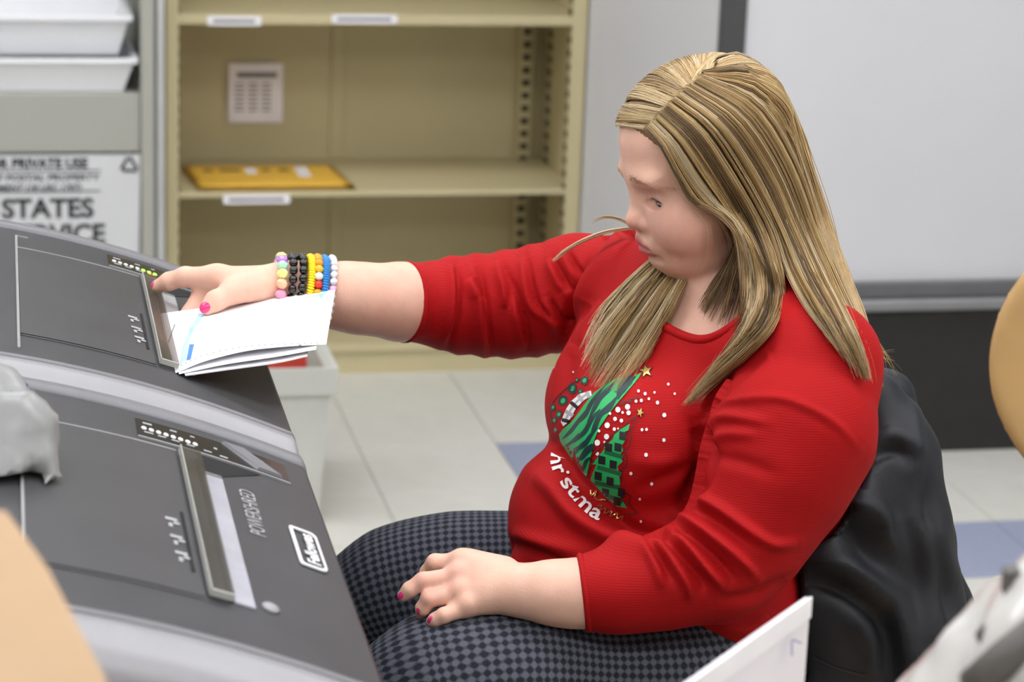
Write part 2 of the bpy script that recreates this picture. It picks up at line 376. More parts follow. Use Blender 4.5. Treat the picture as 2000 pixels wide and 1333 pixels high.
tri = [hitB(x, y, TBF) for x, y in ((252, 304), (270, 333), (235, 333))]
for k in range(3):
    p0, p1 = np.array(tri[k]), np.array(tri[(k + 1) % 3]); p0, p1 = p0 + (p1 - p0) * .1, p0 + (p1 - p0) * .86
    tube_obj('recycling_mark', [B(p0[0], TBF - .0005, p0[1]), B(p1[0], TBF - .0005, p1[1])], .0032, m_ink, tb, 6)

# ================================================================ plastic mail bin on the floor behind the shredders
m_bin = M('bin_plastic', (196, 197, 190), .4, var=.04, vscale=10)
BNb = -1.02
a1_, zrim = hitB(658, 716, BNb); a1b, zb = hitB(622, 948, BNb); 
bn = thing('mail_bin', 'grey-white plastic bin on the tiles in front of the bookcase', 'bin', B(a1b - .2, BNb + .15, 0), PSI)
def bin_ring(a_r, ins, zz, o=0.): return [B(a_r - .50 + ins * 2 - o, BNb - o, zz), B(a_r + o, BNb - o, zz), B(a_r + o, BNb + .32 + o, zz), B(a_r - .50 + ins * 2 - o, BNb + .32 + o, zz)]
rings = [bin_ring(a1b, .02, .0), bin_ring(a1_ - .012, 0, zrim - .055), bin_ring(a1_ - .012, 0, zrim - .054, .012), bin_ring(a1_ - .012, 0, zrim, .014), bin_ring(a1_ - .012, 0, zrim, .004), bin_ring(a1_ - .016, 0, zrim - .01, -.004), bin_ring(a1b - .004, .02, .006, -.006)]
V = [p for rr in rings for p in rr]; Fc = [[3, 2, 1, 0]]
for i in range(6):
    for j in range(4): Fc.append([i * 4 + j, i * 4 + (j + 1) % 4, i * 4 + 4 + (j + 1) % 4, i * 4 + 4 + j])
Fc.append([24, 25, 26, 27]); mk('bin_body', V, Fc, m_bin, bn)
for k, (px, py, col, nm) in enumerate(((590, 694, (205, 70, 55), 'red printed mailer standing in the plastic bin'), (632, 688, (205, 150, 60), 'amber mailer standing in the plastic bin'))):
    a_, z_ = hitB(px, py, BNb + .1 + .1 * k); a_ = min(a_, a1b - .045)
    o = bbox_b('mailer', (a_ - .10 + k * .05, BNb + .08 + .10 * k, .012), (a_ + .03, BNb + .095 + .10 * k, z_ + .006), M('mailer_%d' % k, col, .6, var=.12, vscale=30), None, .003); tag(o, nm, 'mailer')
# ================================================================ two paper shredders side by side
m_sh = M('shredder_charcoal', (62, 62, 64), .42, var=.10, vscale=14, bump=.25, bscale=900)
m_shl = M('shredder_lid', (66, 66, 68), .38, var=.12, vscale=9, bump=.25, bscale=900)
m_sil = M('shredder_silver', (156, 155, 158), .45, var=.03, vscale=20, metal=.1)
m_rimg = M('shredder_rim_grey', (120, 119, 122), .42, var=.03)
m_edge = M('lid_edge_light', (150, 150, 150), .4)
m_front = M('shredder_front', (52, 48, 48), .25, var=.06)
m_pan = M('panel_black', (24, 23, 22), .2)
m_wht = M('print_white', (226, 226, 226), .5)
m_wht2 = M('print_grey', (170, 170, 172), .5)
m_green = M('led_green', (150, 240, 70), .4, emit=1.4)
m_orange = M('led_orange', (235, 150, 80), .4, emit=.5)
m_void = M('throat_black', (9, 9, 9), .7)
def clear_plastic(name, tint=(.10, .09, .075), w=.45):
    m = bpy.data.materials.new(name); m.use_nodes = True; nt = m.node_tree; b = nt.nodes['Principled BSDF']
    tcn = nt.nodes.new('ShaderNodeTexCoord'); nz = nt.nodes.new('ShaderNodeTexNoise'); nz.inputs['Scale'].default_value = 40; nt.links.new(tcn.outputs['Object'], nz.inputs[0])
    mr = nt.nodes.new('ShaderNodeMapRange'); mr.inputs[3].default_value = .03; mr.inputs[4].default_value = .09; nt.links.new(nz.outputs[0], mr.inputs[0]); nt.links.new(mr.outputs[0], b.inputs['Roughness'])
    b.inputs['Base Color'].default_value = tint + (1,); b.inputs['Alpha'].default_value = w; b.inputs['IOR'].default_value = 1.45
    return m
m_clear = clear_plastic('guard_clear')
m_clearedge = M('guard_edge', (176, 176, 170), .25)
UU = np.array([.979, .202, 0]); VV = np.array([.202, -.979, 0]); GM = np.array([-.413, 2.689, 0])
def zt(u):
    u = np.maximum(u, -.347); return 1 - .33 * u - .475 * u * u
UF, UB, V0, V1 = .125, -.42, -.128, .488
def shredder(mi, label):
    G0 = GM + mi * .62 * VV
    def Q(u, v, dz=0.): return G0 + u * UU + v * VV + np.array([0, 0, float(zt(u)) + dz])
    def nrm(u):
        sl = -.33 - .95 * max(u, -.347); n = -sl * UU + EZ; return n / np.linalg.norm(n)
    def tan(u):
        sl = -.33 - .95 * max(u, -.347); n = UU + sl * EZ; return n / np.linalg.norm(n)
    def S(u, v, h=0.): return Q(u, v) + nrm(u) * h
    t = thing('paper_shredder', label, 'shredder', G0 + (UF + UB) / 2 * UU + (V0 + V1) / 2 * VV, math.atan2(UU[1], UU[0]), 'office paper shredders')
    def patch(name, u0, u1, v0, v1, h, mat, th=.003, n=10, parent=None, corner=0.):
        us = np.linspace(u0, u1, n + 1); V, Fc = [], []
        for u in us: V += [S(u, v0, h), S(u, v1, h), S(u, v1, h - th), S(u, v0, h - th)]
        for i in range(n):
            for j in range(4): Fc.append([i * 4 + j, i * 4 + (j + 1) % 4, i * 4 + 4 + (j + 1) % 4, i * 4 + 4 + j])
        Fc.append([0, 1, 2, 3][::-1]); Fc.append([n * 4 + j for j in range(4)])
        o = mk(name, V, Fc, mat, parent or t); 
        bm = bmesh.new(); bm.from_mesh(o.data); bmesh.ops.recalc_face_normals(bm, faces=bm.faces); bm.to_mesh(o.data); bm.free()
        return o
    # profile along u: top curve, rounded front edge, front face
    us = np.concatenate([np.linspace(UB, UF - .012, 40)])
    prof = [(u, float(zt(u))) for u in us]
    zf = float(zt(UF - .012)); 
    for an in np.linspace(.5, 1.5, 8)[1:]:
        prof.append((UF - .012 + .012 * math.sin(an), zf - .012 * (1 - math.cos(an)) - .004 * (an - .5)))
    zl = prof[-1][1]
    prof += [(UF + .001, zl - .05), (UF - .004, zl - .30), (UF - .012, .12)]
    back = [(UB, .12)]
    # head of the machine (charcoal top deck) as a closed extrusion between the rims
    def extr(name, pr, v0, v1, mat, smooth=False):
        V = [G0 + u * UU + v0 * VV + EZ * z for u, z in pr] + [G0 + u * UU + v1 * VV + EZ * z for u, z in pr]; n = len(pr)
        Fc = [[i, (i + 1) % n, n + (i + 1) % n, n + i] for i in range(n)] + [list(range(n))[::-1], list(range(n, 2 * n))]
        o = mk(name, V, Fc, mat, t)
        bm = bmesh.new(); bm.from_mesh(o.data); bmesh.ops.recalc_face_normals(bm, faces=bm.faces); bm.to_mesh(o.data); bm.free()
        return o
    top = [p for p in prof if p[1] > zl - .02]
    low = [(u, z - .16) for u, z in top[::-1]]
    extr('top_deck', top + [(UF - .002, zl - .10), (UB, zl - .10)], V0 + .036, V1 - .062, m_sh)
    # feed throat strip right behind the guard is cut as a dark recess block set into the deck
    extr('front_panel', [(UF - .003, zl - .101), (UF - .006, zl - .35), (UF - .014, .12), (UB, .12), (UB, zl - .101)], V0 + .03, V1 - .05, m_front)
    extr('plinth', [(UF - .03, .11), (UF - .03, .0), (UB + .02, .0), (UB + .02, .11)], V0 + .05, V1 - .08, m_void)
    # rims: lofted rounded bands along the top edges and the side walls below
    def rim(name, cs, mat):
        V, Fc = [], []; n = len(top); k = len(cs)
        for (u, z) in top:
            for v, dz in cs: V.append(G0 + u * UU + v * VV + EZ * (z + dz))
        for i in range(n - 1):
            for j in range(k): Fc.append([i * k + j, i * k + (j + 1) % k, (i + 1) * k + (j + 1) % k, (i + 1) * k + j])
        Fc.append(list(range(k))[::-1]); Fc.append([(n - 1) * k + j for j in range(k)])
        o = mk(name, V, Fc, mat, t, False)
        bm = bmesh.new(); bm.from_mesh(o.data); bmesh.ops.recalc_face_normals(bm, faces=bm.faces); bm.to_mesh(o.data); bm.free()
        for p in o.data.polygons: p.use_smooth = len(p.vertices) == 4
    rim('side_rim', [(V0 + .038, -.02), (V0 + .038, .001), (V0 + .028, .004), (V0 + .012, .003), (V0 + .004, -.004), (V0, -.015), (V0, -.06), (V0 + .03, -.06)], m_rimg)  # far rim: same silver plastic, painted greyer for its tilt away from light
    rim('side_rim', [(V1 - .064, -.02), (V1 - .064, .0005), (V1 - .056, .003), (V1 - .046, .002)], m_rimg)
    rim('side_rim', [(V1 - .046, -.05), (V1 - .046, .002), (V1 - .034, .001), (V1 - .016, -.006), (V1 - .006, -.014), (V1, -.028), (V1, -.06), (V1 - .03, -.06)], m_sil)
    for v0, v1 in ((V0 + .002, V0 + .029), (V1 - .049, V1 - .003)):
        extr('side_panel', [(UF - .004, zl - .11), (UF - .014, .02), (UB, .02), (UB, zl + .17), (UB + .10, zl + .165), (-.2, float(zt(-.2)) - .07), (0, .92), (.06, float(zt(.06)) - .07)], v0, v1, m_front)
    # lid outline (raised plate with light edges)
    patch('lid_plate', -.133, -.004, .004, .352, .0022, m_shl)
    patch('lid_edge', -.136, -.1335, -.055, .405, .0024, m_edge)
    patch('lid_edge', -.1335, -.003, .0005, .0035, .0026, m_edge)
    patch('lid_edge', -.1335, -.003, .3525, .3545, .0012, M('lid_line', (98, 98, 99), .5))
    patch('lid_edge', -.1335, -.122, -.056, -.0535, .0020, m_edge)
    # control strip with lamps
    cp = patch('control_strip', -.034, .100, -.068, -.018, .0012, m_pan)
    patch('strip_border', -.034, .100, -.0175, -.0145, .0016, m_edge)
    me_d = None
    for k in range(8):
        u = -.0275 + k * .0064; bm = bmesh.new()
        bmesh.ops.create_uvsphere(bm, u_segments=10, v_segments=6, radius=1)
        ax = tan(u); nn = nrm(u); c0 = S(u, -.0435 + .0008 * k, .0012)
        for v in bm.verts:
            p = c0 + ax * v.co[0] * .0026 + VV * v.co[1] * .0048 + nn * v.co[2] * .0010; v.co = Vector(p)
        lit = mi == 0 and k >= 5
        bm_obj('indicator_lamp', bm, m_green if lit else m_wht, cp, True)
    for k, (u0, u1, v0, v1) in enumerate(((-.028, -.020, -.0600, -.0560), (-.004, .002, -.0595, -.0560), (.014, .018, -.0590, -.0560), (-.028, -.020, -.0335, -.0305), (-.016, -.009, -.0325, -.0295), (-.004, .003, -.0315, -.0285), (.009, .016, -.0305, -.0275), (.024, .031, -.0285, -.0255), (.038, .045, -.0270, -.0235), (.034, .037, -.0450, -.0405))):
        lit = mi == 0 and k == 6
        patch('pictogram', u0, u1, v0, v1, .0016, m_orange if lit else m_wht2, .0004, 1, cp)
    if True:
        # diagonal reverse rocker on the strip
        c0 = .050
        V = [S(u, v, .004) for u, v in ((c0 - .006, -.066), (c0 + .012, -.066), (c0 + .042, -.022), (c0 + .022, -.022))] + [S(u, v, .0006) for u, v in ((c0 - .008, -.067), (c0 + .014, -.067), (c0 + .044, -.021), (c0 + .020, -.021))]
        rk_ = mk('rocker_switch', V, [[0, 1, 2, 3], [0, 4, 5, 1], [1, 5, 6, 2], [2, 6, 7, 3], [3, 7, 4, 0]], m_rimg, cp)
        for k in range(3):
            patch('pictogram', .075 + .004 * k, .079 + .004 * k, -.054 + .012 * k, -.049 + .012 * k, .0016, m_wht2, .0004, 1, cp)
    # feed throat: recess between guard and front deck
    th = patch('throat', .0145, .018, .002, .345, .0006, m_void, .0008)
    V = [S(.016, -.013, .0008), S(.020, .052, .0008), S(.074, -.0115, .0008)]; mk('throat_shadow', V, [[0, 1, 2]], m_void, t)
    # clear safety guard standing proud along the throat
    gd_ = patch('safety_guard', .000, .0165, .002, .347, .0085, m_clear, .0035)
    patch('guard_edge', -.0009, .0000, .001, .348, .0088, m_clearedge, .006, 2, gd_)
    patch('guard_edge', .000, .0165, .3472, .3505, .0086, m_clearedge, .005, 4, gd_)
    patch('guard_lens', .0190, .0345, .045, .345, .0018, M('lens_reflection_grey', (176, 176, 184), .16, var=.10, vscale=22, spec=.6), .0016)  # clear feed plate; its white reflection is painted as pale grey
    patch('guard_lens', .0192, .0343, .036, .0445, .0018, M('lens_plate_dark', (120, 121, 122), .2), .0016)
    # finger groove and pictograms on the lid
    patch('finger_groove', -.0105, -.0080, .170, .305, .0030, m_void, .0006, 2)
    for v0, du in ((.192, .0), (.232, .0015), (.268, .003)):
        patch('pictogram', -.024 + du, -.0145 + du, v0, v0 + .006, .0030, m_wht2, .0004, 2)
        patch('pictogram', -.018 + du, -.013 + du, v0 + .008, v0 + .013, .0030, m_wht2, .0004, 2)
        patch('pictogram', -.022 + du, -.019 + du, v0 + .013, v0 + .022, .0030, m_wht2, .0004, 2)
    # lettering: reads from the front of the machine
    text_obj('lettering', 'POWERSHRED', S(.061, .163, .0008), -VV, -tan(.06), .0145, m_wht2, t, .0, .112)
    # badge: rounded frame and word
    uc, vc = .0945, .157; hu, hv = .0115, .046
    fr = []
    for (cu, cv, a0) in ((1, 1, 0), (-1, 1, 90), (-1, -1, 180), (1, -1, 270)):
        for k in range(5):
            an = math.radians(a0 + k * 22.5); fr.append((uc + cu * (hu - .004) + .004 * math.cos(an), vc + cv * (hv - .008) + .008 * math.sin(an)))
    def bow(u, v): return u + .0035 * (1 - ((v - vc) / hv) ** 2)
    V = []; n = len(fr)
    for u, v in fr:
        ui, vi = uc + (u - uc) * .80, vc + (v - vc) * .90
        V += [S(bow(u, v), v, .001), S(bow(u, v), v, .0022), S(bow(ui, vi), vi, .0022), S(bow(ui, vi), vi, .001)]
    Fc = [[i * 4 + j, i * 4 + (j + 1) % 4, ((i + 1) % n) * 4 + (j + 1) % 4, ((i + 1) % n) * 4 + j] for i in range(n) for j in range(4)]
    bd = mk('badge_frame', V, Fc, m_wht, t); text_obj('lettering', 'Fellowes', S(uc + .0075, vc + .036, .0022), -VV, -tan(uc), .0115, m_wht, bd, .03, .072)
    # small oval sensor
    if mi == 0: return t
    bm = bmesh.new(); bmesh.ops.create_uvsphere(bm, u_segments=12, v_segments=8, radius=1); c0 = S(.047, .332, .001)
    for v in bm.verts: v.co = Vector(c0 + tan(.047) * v.co[0] * .0075 + VV * v.co[1] * .009 + nrm(.047) * v.co[2] * .003)
    bm_obj('sensor_dome', bm, m_sil, t, True)
    return t
shredder(0, 'far grey paper shredder that the woman is feeding')
shredder(1, 'near grey paper shredder with the idle feed slot')
# ================================================================ implicit-surface tools for the figure
def rc(p, a, b, ra, rb):
    ab = b - a; t = np.clip(((p - a) @ ab) / (ab @ ab), 0, 1); return np.linalg.norm(p - a - t[:, None] * ab, axis=1) - (ra + (rb - ra) * t)
def ell(p, c, r, R=None):
    q = p - c
    if R is not None: q = q @ R
    k0 = np.linalg.norm(q / r, axis=1); k1 = np.linalg.norm(q / (r * r), axis=1); return k0 * (k0 - 1) / np.maximum(k1, 1e-6)
def smin(a, b, k):
    h = np.maximum(k - np.abs(a - b), 0) / k; return np.minimum(a, b) - h * h * k * .25
def smax(a, b, k): return -smin(-a, -b, k)
def chain(p, pts, k):
    d = None
    for (a, ra), (b, rb) in zip(pts[:-1], pts[1:]):
        e = rc(p, a, b, ra, rb); d = e if d is None else smin(d, e, k)
    return d
def J(px, py, d, rpx): return (P(px, py, d), rpx * mpp(px, py, d))
def polygonise(fn, lo, hi, h, BK=12):
    """sparse surface nets of fn < 0 inside the box lo..hi with cell size h"""
    lo = np.asarray(lo, float); hi = np.asarray(hi, float); nb = np.ceil((hi - lo) / (BK * h)).astype(int); n = nb * BK + 1
    gi = np.stack(np.meshgrid(*[np.arange(k) for k in nb], indexing='ij'), -1).reshape(-1, 3)
    cen = lo + (gi + .5) * BK * h; dc = fn(cen)
    keep = np.abs(dc) < BK * h * .87 * 1.45
    vol = np.empty(tuple(n), np.float32)
    sgn = np.where(dc < 0, -1., 1.).astype(np.float32).reshape(tuple(nb))
    vol[:-1, :-1, :-1] = np.repeat(np.repeat(np.repeat(sgn, BK, 0), BK, 1), BK, 2); vol[-1] = 1; vol[:, -1] = 1; vol[:, :, -1] = 1
    o = np.stack(np.meshgrid(*[np.arange(BK)] * 3, indexing='ij'), -1).reshape(-1, 3)
    kb = gi[keep]
    for s in range(0, len(kb), 96):
        ii = (kb[s:s + 96, None, :] * BK + o[None]).reshape(-1, 3)
        vol[ii[:, 0], ii[:, 1], ii[:, 2]] = fn(lo + ii * h)
    vol[0] = 1; vol[:, 0] = 1; vol[:, :, 0] = 1; vol[-1] = 1; vol[:, -1] = 1; vol[:, :, -1] = 1; vol[-2] = np.maximum(vol[-2], .001)
    s_ = vol < 0
    cnt = np.zeros(tuple(n - 1), np.int8)
    for a in (0, 1):
        for b in (0, 1):
            for c in (0, 1): cnt += s_[a:n[0] - 1 + a, b:n[1] - 1 + b, c:n[2] - 1 + c]
    act = np.argwhere((cnt > 0) & (cnt < 8)); idx = np.full(tuple(n - 1), -1, np.int32); idx[act[:, 0], act[:, 1], act[:, 2]] = np.arange(len(act))
    acc = np.zeros((len(act), 3)); num = np.zeros(len(act))
    cor = np.array([(a, b, c) for a in (0, 1) for b in (0, 1) for c in (0, 1)])
    val = np.stack([vol[act[:, 0] + c[0], act[:, 1] + c[1], act[:, 2] + c[2]] for c in cor], 1)
    for i in range(8):
        for j in range(i + 1, 8):
            if np.abs(cor[i] - cor[j]).sum() != 1: continue
            m = (val[:, i] < 0) != (val[:, j] < 0); t = val[m, i] / (val[m, i] - val[m, j])
            acc[m] += cor[i] + t[:, None] * (cor[j] - cor[i]); num[m] += 1
    V = lo + (act + acc / num[:, None]) * h
    Fs = []
    for ax in range(3):
        e = [slice(None)] * 3; e2 = [slice(None)] * 3; e[ax] = slice(0, n[ax] - 1); e2[ax] = slice(1, n[ax])
        ch = np.argwhere(s_[tuple(e)] != s_[tuple(e2)]); u, v = [k for k in range(3) if k != ax]
        ch = ch[(ch[:, u] > 0) & (ch[:, v] > 0) & (ch[:, u] < n[u] - 1) & (ch[:, v] < n[v] - 1)]
        du = np.zeros(3, int); du[u] = 1; dv = np.zeros(3, int); dv[v] = 1
        q = [ch, ch - du, ch - du - dv, ch - dv]; qi = np.stack([idx[c[:, 0], c[:, 1], c[:, 2]] for c in q], 1)
        ins = s_[ch[:, 0], ch[:, 1], ch[:, 2]]
        flip = ins if ax != 1 else ~ins
        qi[~flip] = qi[~flip][:, ::-1]; Fs.append(qi)
    Fc = np.concatenate(Fs); Fc = Fc[(Fc >= 0).all(1)]
    return V, Fc
def grad(fn, V, e=.0015):
    g = np.stack([fn(V + np.eye(3)[k] * e) - fn(V - np.eye(3)[k] * e) for k in range(3)], 1); return g / (np.linalg.norm(g, axis=1)[:, None] + 1e-9)
def seg_dist2(q, poly):
    """2D distance of points q to a polyline, and the parameter along it 0..1"""
    best = np.full(len(q), 1e9); par = np.zeros(len(q)); poly = np.asarray(poly, float); k = len(poly) - 1
    for i in range(k):
        a, b = poly[i], poly[i + 1]; ab = b - a; t = np.clip(((q - a) @ ab) / (ab @ ab), 0, 1); d = np.linalg.norm(q - a - t[:, None] * ab, axis=1)
        m = d < best; best[m] = d[m]; par[m] = (i + t[m]) / k
    return best, par
def set_attr(o, name, cols):
    a = o.data.attributes.new(name, 'FLOAT_COLOR', 'POINT'); c = np.ones((len(cols), 4), np.float32); c[:, :3] = cols; a.data.foreach_set('color', c.ravel())
# ================================================================ the woman: one continuous skin body
HY, HP = math.radians(18), math.radians(15)
_f0 = np.array([-math.cos(HY), -math.sin(HY), 0])
HF = math.cos(HP) * _f0 - math.sin(HP) * EZ; HU = math.sin(HP) * _f0 + math.cos(HP) * EZ; HL = np.cross(HU, HF)
HC = P(1385, 290, 2.5); HR = np.stack([HF, HL, HU], 1)            # head frame: forward, left, up
def hl(x, y, z): return HC + HR @ (np.array([x, y, z]) * .001)
def hloc(p): return (p - HC) @ HR * 1000
NB = P(1437, 655, 2.53)                                            # base of the neck
def head_sdf(p):
    q = (p - HC) @ HR; A = np.array
    ya = np.abs(q[:, 1]); s = np.stack([q[:, 0], ya, q[:, 2]], 1)   # mirrored half
    m = .001
    d = ell(q, A([2, 0, 20]) * m, A([88, 72, 70]) * m)
    d = smin(d, ell(q, A([36, 0, -42]) * m, A([50, 60, 60]) * m), .03)
    d = smin(d, ell(s, A([50, 35, -58]) * m, A([33, 29, 32]) * m), .02)
    d = smin(d, ell(q, A([63, 0, -90]) * m, A([22, 27, 18]) * m), .018)
    d = smin(d, ell(q, A([34, 0, -97]) * m, A([40, 45, 32]) * m), .022)
    d = smin(d, ell(s, A([77, 22, -4]) * m, A([9, 22, 6]) * m), .02)
    d = smax(d, -ell(s, A([92, 30, -22]) * m, A([16.5, 16, 8.5]) * m), .012)          # eye sockets
    d = smin(d, rc(q, A([78, 0, -10]) * m, A([86, 0, -44]) * m, .0075, .0095), .012)  # nose
    d = smin(d, ell(q, A([89, 0, -50]) * m, A([12.5, 12, 10.2]) * m), .008)
    d = smin(d, ell(s, A([82.5, 13, -54]) * m, A([9.8, 7.2, 7.4]) * m), .005)
    d = smax(d, -ell(s, A([89, 7.0, -61]) * m, A([6, 3.6, 4]) * m), .002)
    d = smin(d, ell(q, A([76, 0, -75]) * m, A([15, 27, 15]) * m), .012)            # mouth mound
    d = smin(d, np.minimum(rc(s, A([90, 0, -70]) * m, A([87, 12, -73.5]) * m, .0058, .0054), rc(s, A([87, 12, -73.5]) * m, A([77, 23, -81]) * m, .0054, .002)), .003)
    d = smin(d, np.minimum(rc(s, A([88, 0, -83]) * m, A([84.5, 11, -83.5]) * m, .0066, .006), rc(s, A([84.5, 11, -83.5]) * m, A([77, 20, -82.5]) * m, .006, .0024)), .003)
    d = smax(d, -(np.minimum(rc(s, A([95.5, 0, -76.8]) * m, A([90.5, 12, -78.3]) * m, .0016, .0016), rc(s, A([90.5, 12, -78.3]) * m, A([80, 22.5, -82]) * m, .0016, .0013))), .002)
    d = smax(d, -rc(s, A([95, 0, -92]) * m, A([84, 20, -91]) * m, .005, .003), .008)  # fold under the lip
    e = np.linalg.norm(s - A([63, 31, -26]) * m, axis=1) - .0148                     # lids
    slit = ell(s, A([81.5, 31.5, -29.4]) * m, A([9.5, 16.0, 5.6]) * m)
    e = smax(e, -slit, .001); d = smax(smin(d, e, .004), -slit, .001)
    d = smin(d, rc(s, A([73, 22, -38]) * m, A([65, 42, -36.5]) * m, .004, .003), .006)   # lower lid bag
    d = smax(d, -rc(s, A([77, 22, -43]) * m, A([68, 40, -42]) * m, .0012, .0008), .005)
    d = smin(d, ell(s, A([-4, 60, -30]) * m, A([14, 5, 24]) * m), .004)             # ears
    n = rc(p, hl(-26, 0, -62), NB + [.012, .006, 0], .043, .050)
    d = smin(d, n, .018)
    d = smin(d, rc(p, hl(-14, 0, -92), P(1418, 648, 2.51), .036, .036), .016)
    return d
TF = np.array([-.79, -.62, 0]); TR = np.array([-.62, .79, 0])     # torso: forward, her right
TRM = np.stack([TF, TR, EZ], 1)
CHEST = P(1402, 800, 2.53)
def skin_torso(p):
    d = ell(p, CHEST, np.array([.115, .17, .19]), TRM)
    d = smin(d, ell(p, P(1405, 725, 2.52), np.array([.080, .125, .055]), TRM), .02)
    d = smin(d, ell(p, P(1290, 1040, 2.47), np.array([.09, .11, .11]), TRM), .05)
    return d
# right arm and hand (far side), left arm and hand (near side)
RA = [J(1290, 570, 2.66, 60), J(1080, 585, 2.70, 70), J(900, 592, 2.70, 72), J(780, 590, 2.66, 70), J(700, 583, 2.635, 63), J(650, 576, 2.625, 55), J(600, 560, 2.615, 40), J(556, 549, 2.61, 31)]
def right_hand(p):
    d = None; wr = J(560, 549, 2.61, 30)
    mc = {'i': J(424, 541, 2.585, 21), 'm': J(430, 548, 2.60, 22), 'r': J(440, 556, 2.615, 20), 'k': J(452, 565, 2.625, 18)}
    for m in mc.values():
        e = rc(p, wr[0], m[0], wr[1] * .80, m[1]); d = e if d is None else smin(d, e, .012)
    d = smin(d, rc(p, P(520, 562, 2.59), P(462, 566, 2.57), 22 * mpp(500, 560, 2.58), 21 * mpp(500, 560, 2.58)), .02)
    fi = [mc['i'], J(362, 541, 2.60, 19.5), J(330, 550, 2.605, 17.5), J(309, 559, 2.61, 13.5)]
    d = smin(d, chain(p, fi, .004), .012)
    fm = [mc['m'], J(395, 575, 2.60, 19), J(372, 612, 2.585, 17), J(352, 632, 2.575, 14)]
    fr_ = [mc['r'], J(408, 590, 2.60, 18), J(392, 628, 2.575, 16), J(378, 648, 2.56, 13)]
    fk = [mc['k'], J(428, 600, 2.60, 16), J(418, 634, 2.575, 14), J(408, 650, 2.56, 12)]
    for c in (fm, fr_, fk): d = smin(d, chain(p, c, .004), .008)
    th = [J(500, 564, 2.578, 23), J(452, 572, 2.560, 22), J(420, 589, 2.548, 20), J(405, 602, 2.542, 14.5)]
    d = smin(d, chain(p, th, .005), .009)
    return d
LA = [J(1460, 1070, 2.30, 50), J(1300, 1140, 2.27, 60), J(1180, 1158, 2.26, 62), J(1110, 1160, 2.26, 58), J(1060, 1157, 2.26, 49), J(1020, 1155, 2.262, 43)]
def left_hand(p):
    d = None; wr = J(1025, 1155, 2.262, 42)
    mc = {'i': J(900, 1101, 2.30, 21), 'm': J(895, 1129, 2.285, 22), 'r': J(898, 1160, 2.27, 21), 'k': J(912, 1187, 2.258, 18)}
    for m in mc.values():
        e = rc(p, wr[0] + (m[0] - wr[0]) * .12, m[0], wr[1] * .72, m[1]); d = e if d is None else smin(d, e, .016)
    d = smin(d, rc(p, P(985, 1115, 2.29), P(920, 1102, 2.305), 26 * mpp(985, 1115, 2.29), 24 * mpp(985, 1115, 2.29)), .02)
    fi = [mc['i'], J(850, 1100, 2.305, 17.5), J(836, 1118, 2.310, 15.5), J(826, 1140, 2.305, 13)]
    fm = [mc['m'], J(826, 1136, 2.275, 17.5), J(800, 1153, 2.272, 15.5), J(788, 1164, 2.272, 12)]
    fr_ = [mc['r'], J(838, 1171, 2.262, 16.5), J(826, 1189, 2.262, 14.5), J(822, 1200, 2.266, 11.5)]
    fk = [mc['k'], J(867, 1203, 2.247, 15.5), J(850, 1211, 2.248, 13.5), J(843, 1215, 2.25, 11)]
    for c in (fi, fm, fr_, fk): d = smin(d, chain(p, c, .003), .006)
    for (a, ra) in (mc['i'], mc['m'], mc['r'], mc['k']):
        d = smin(d, np.linalg.norm(p - a - np.array([0, -.004, .006]), axis=1) - ra * .78, .008)
    th = [J(985, 1150, 2.29, 24), J(920, 1160, 2.315, 20), J(880, 1165, 2.32, 17), J(855, 1168, 2.32, 13)]
    d = smin(d, chain(p, th, .005), .012)
    return d
def right_arm(p): return smin(chain(p, RA, .02), right_hand(p), .014)
def left_arm(p): return smin(chain(p, LA, .02), left_hand(p), .012)
def bb(pts, pad):
    a = np.array(pts); return a.min(0) - pad, a.max(0) + pad
def upper(p): return smin(head_sdf(p), skin_torso(p), .012)
VB, FB = [], []; off = 0
lo, hi = bb([hl(105, 0, 0), hl(-100, 0, 0), hl(0, 85, 95), hl(0, -85, 95), NB + [-.14, -.14, -.1], NB + [.1, .1, 0]], .02)
parts_ = [(upper, lo, hi, .0017)]
lo2, hi2 = bb([CHEST + TRM @ np.array(v) for v in ((.13, .2, .16), (.13, -.2, .16), (-.13, .2, -.3), (-.13, -.2, -.3), (.13, -.2, -.3), (.13, .2, -.3))], .03); hi2[2] = lo[2] + .012
def trunk(p):
    d = skin_torso(p); d = smin(d, chain(p, [J(1560, 740, 2.38, 65), J(1500, 930, 2.33, 60), LA[0]], .03), .05); d = smin(d, chain(p, [J(1290, 560, 2.62, 70), RA[0]], .03), .04); return d
parts_.append((trunk, lo2 - .1, hi2, .008))
ra_ = [a for a, _ in RA[1:]] + [P(290, 560, 2.62), P(400, 660, 2.54)]
parts_.append((right_arm, *bb(ra_, .05), .0016))
parts_.append((left_arm, *bb([a for a, _ in LA[:]] + [P(770, 1165, 2.26), P(850, 1230, 2.25)], .045), .0016))
for fn, l_, h_, hh in parts_:
    v, f = polygonise(fn, l_, h_, hh); VB.append(v); FB.append(f + off); off += len(v)
VB = np.concatenate(VB); FB = np.concatenate(FB)
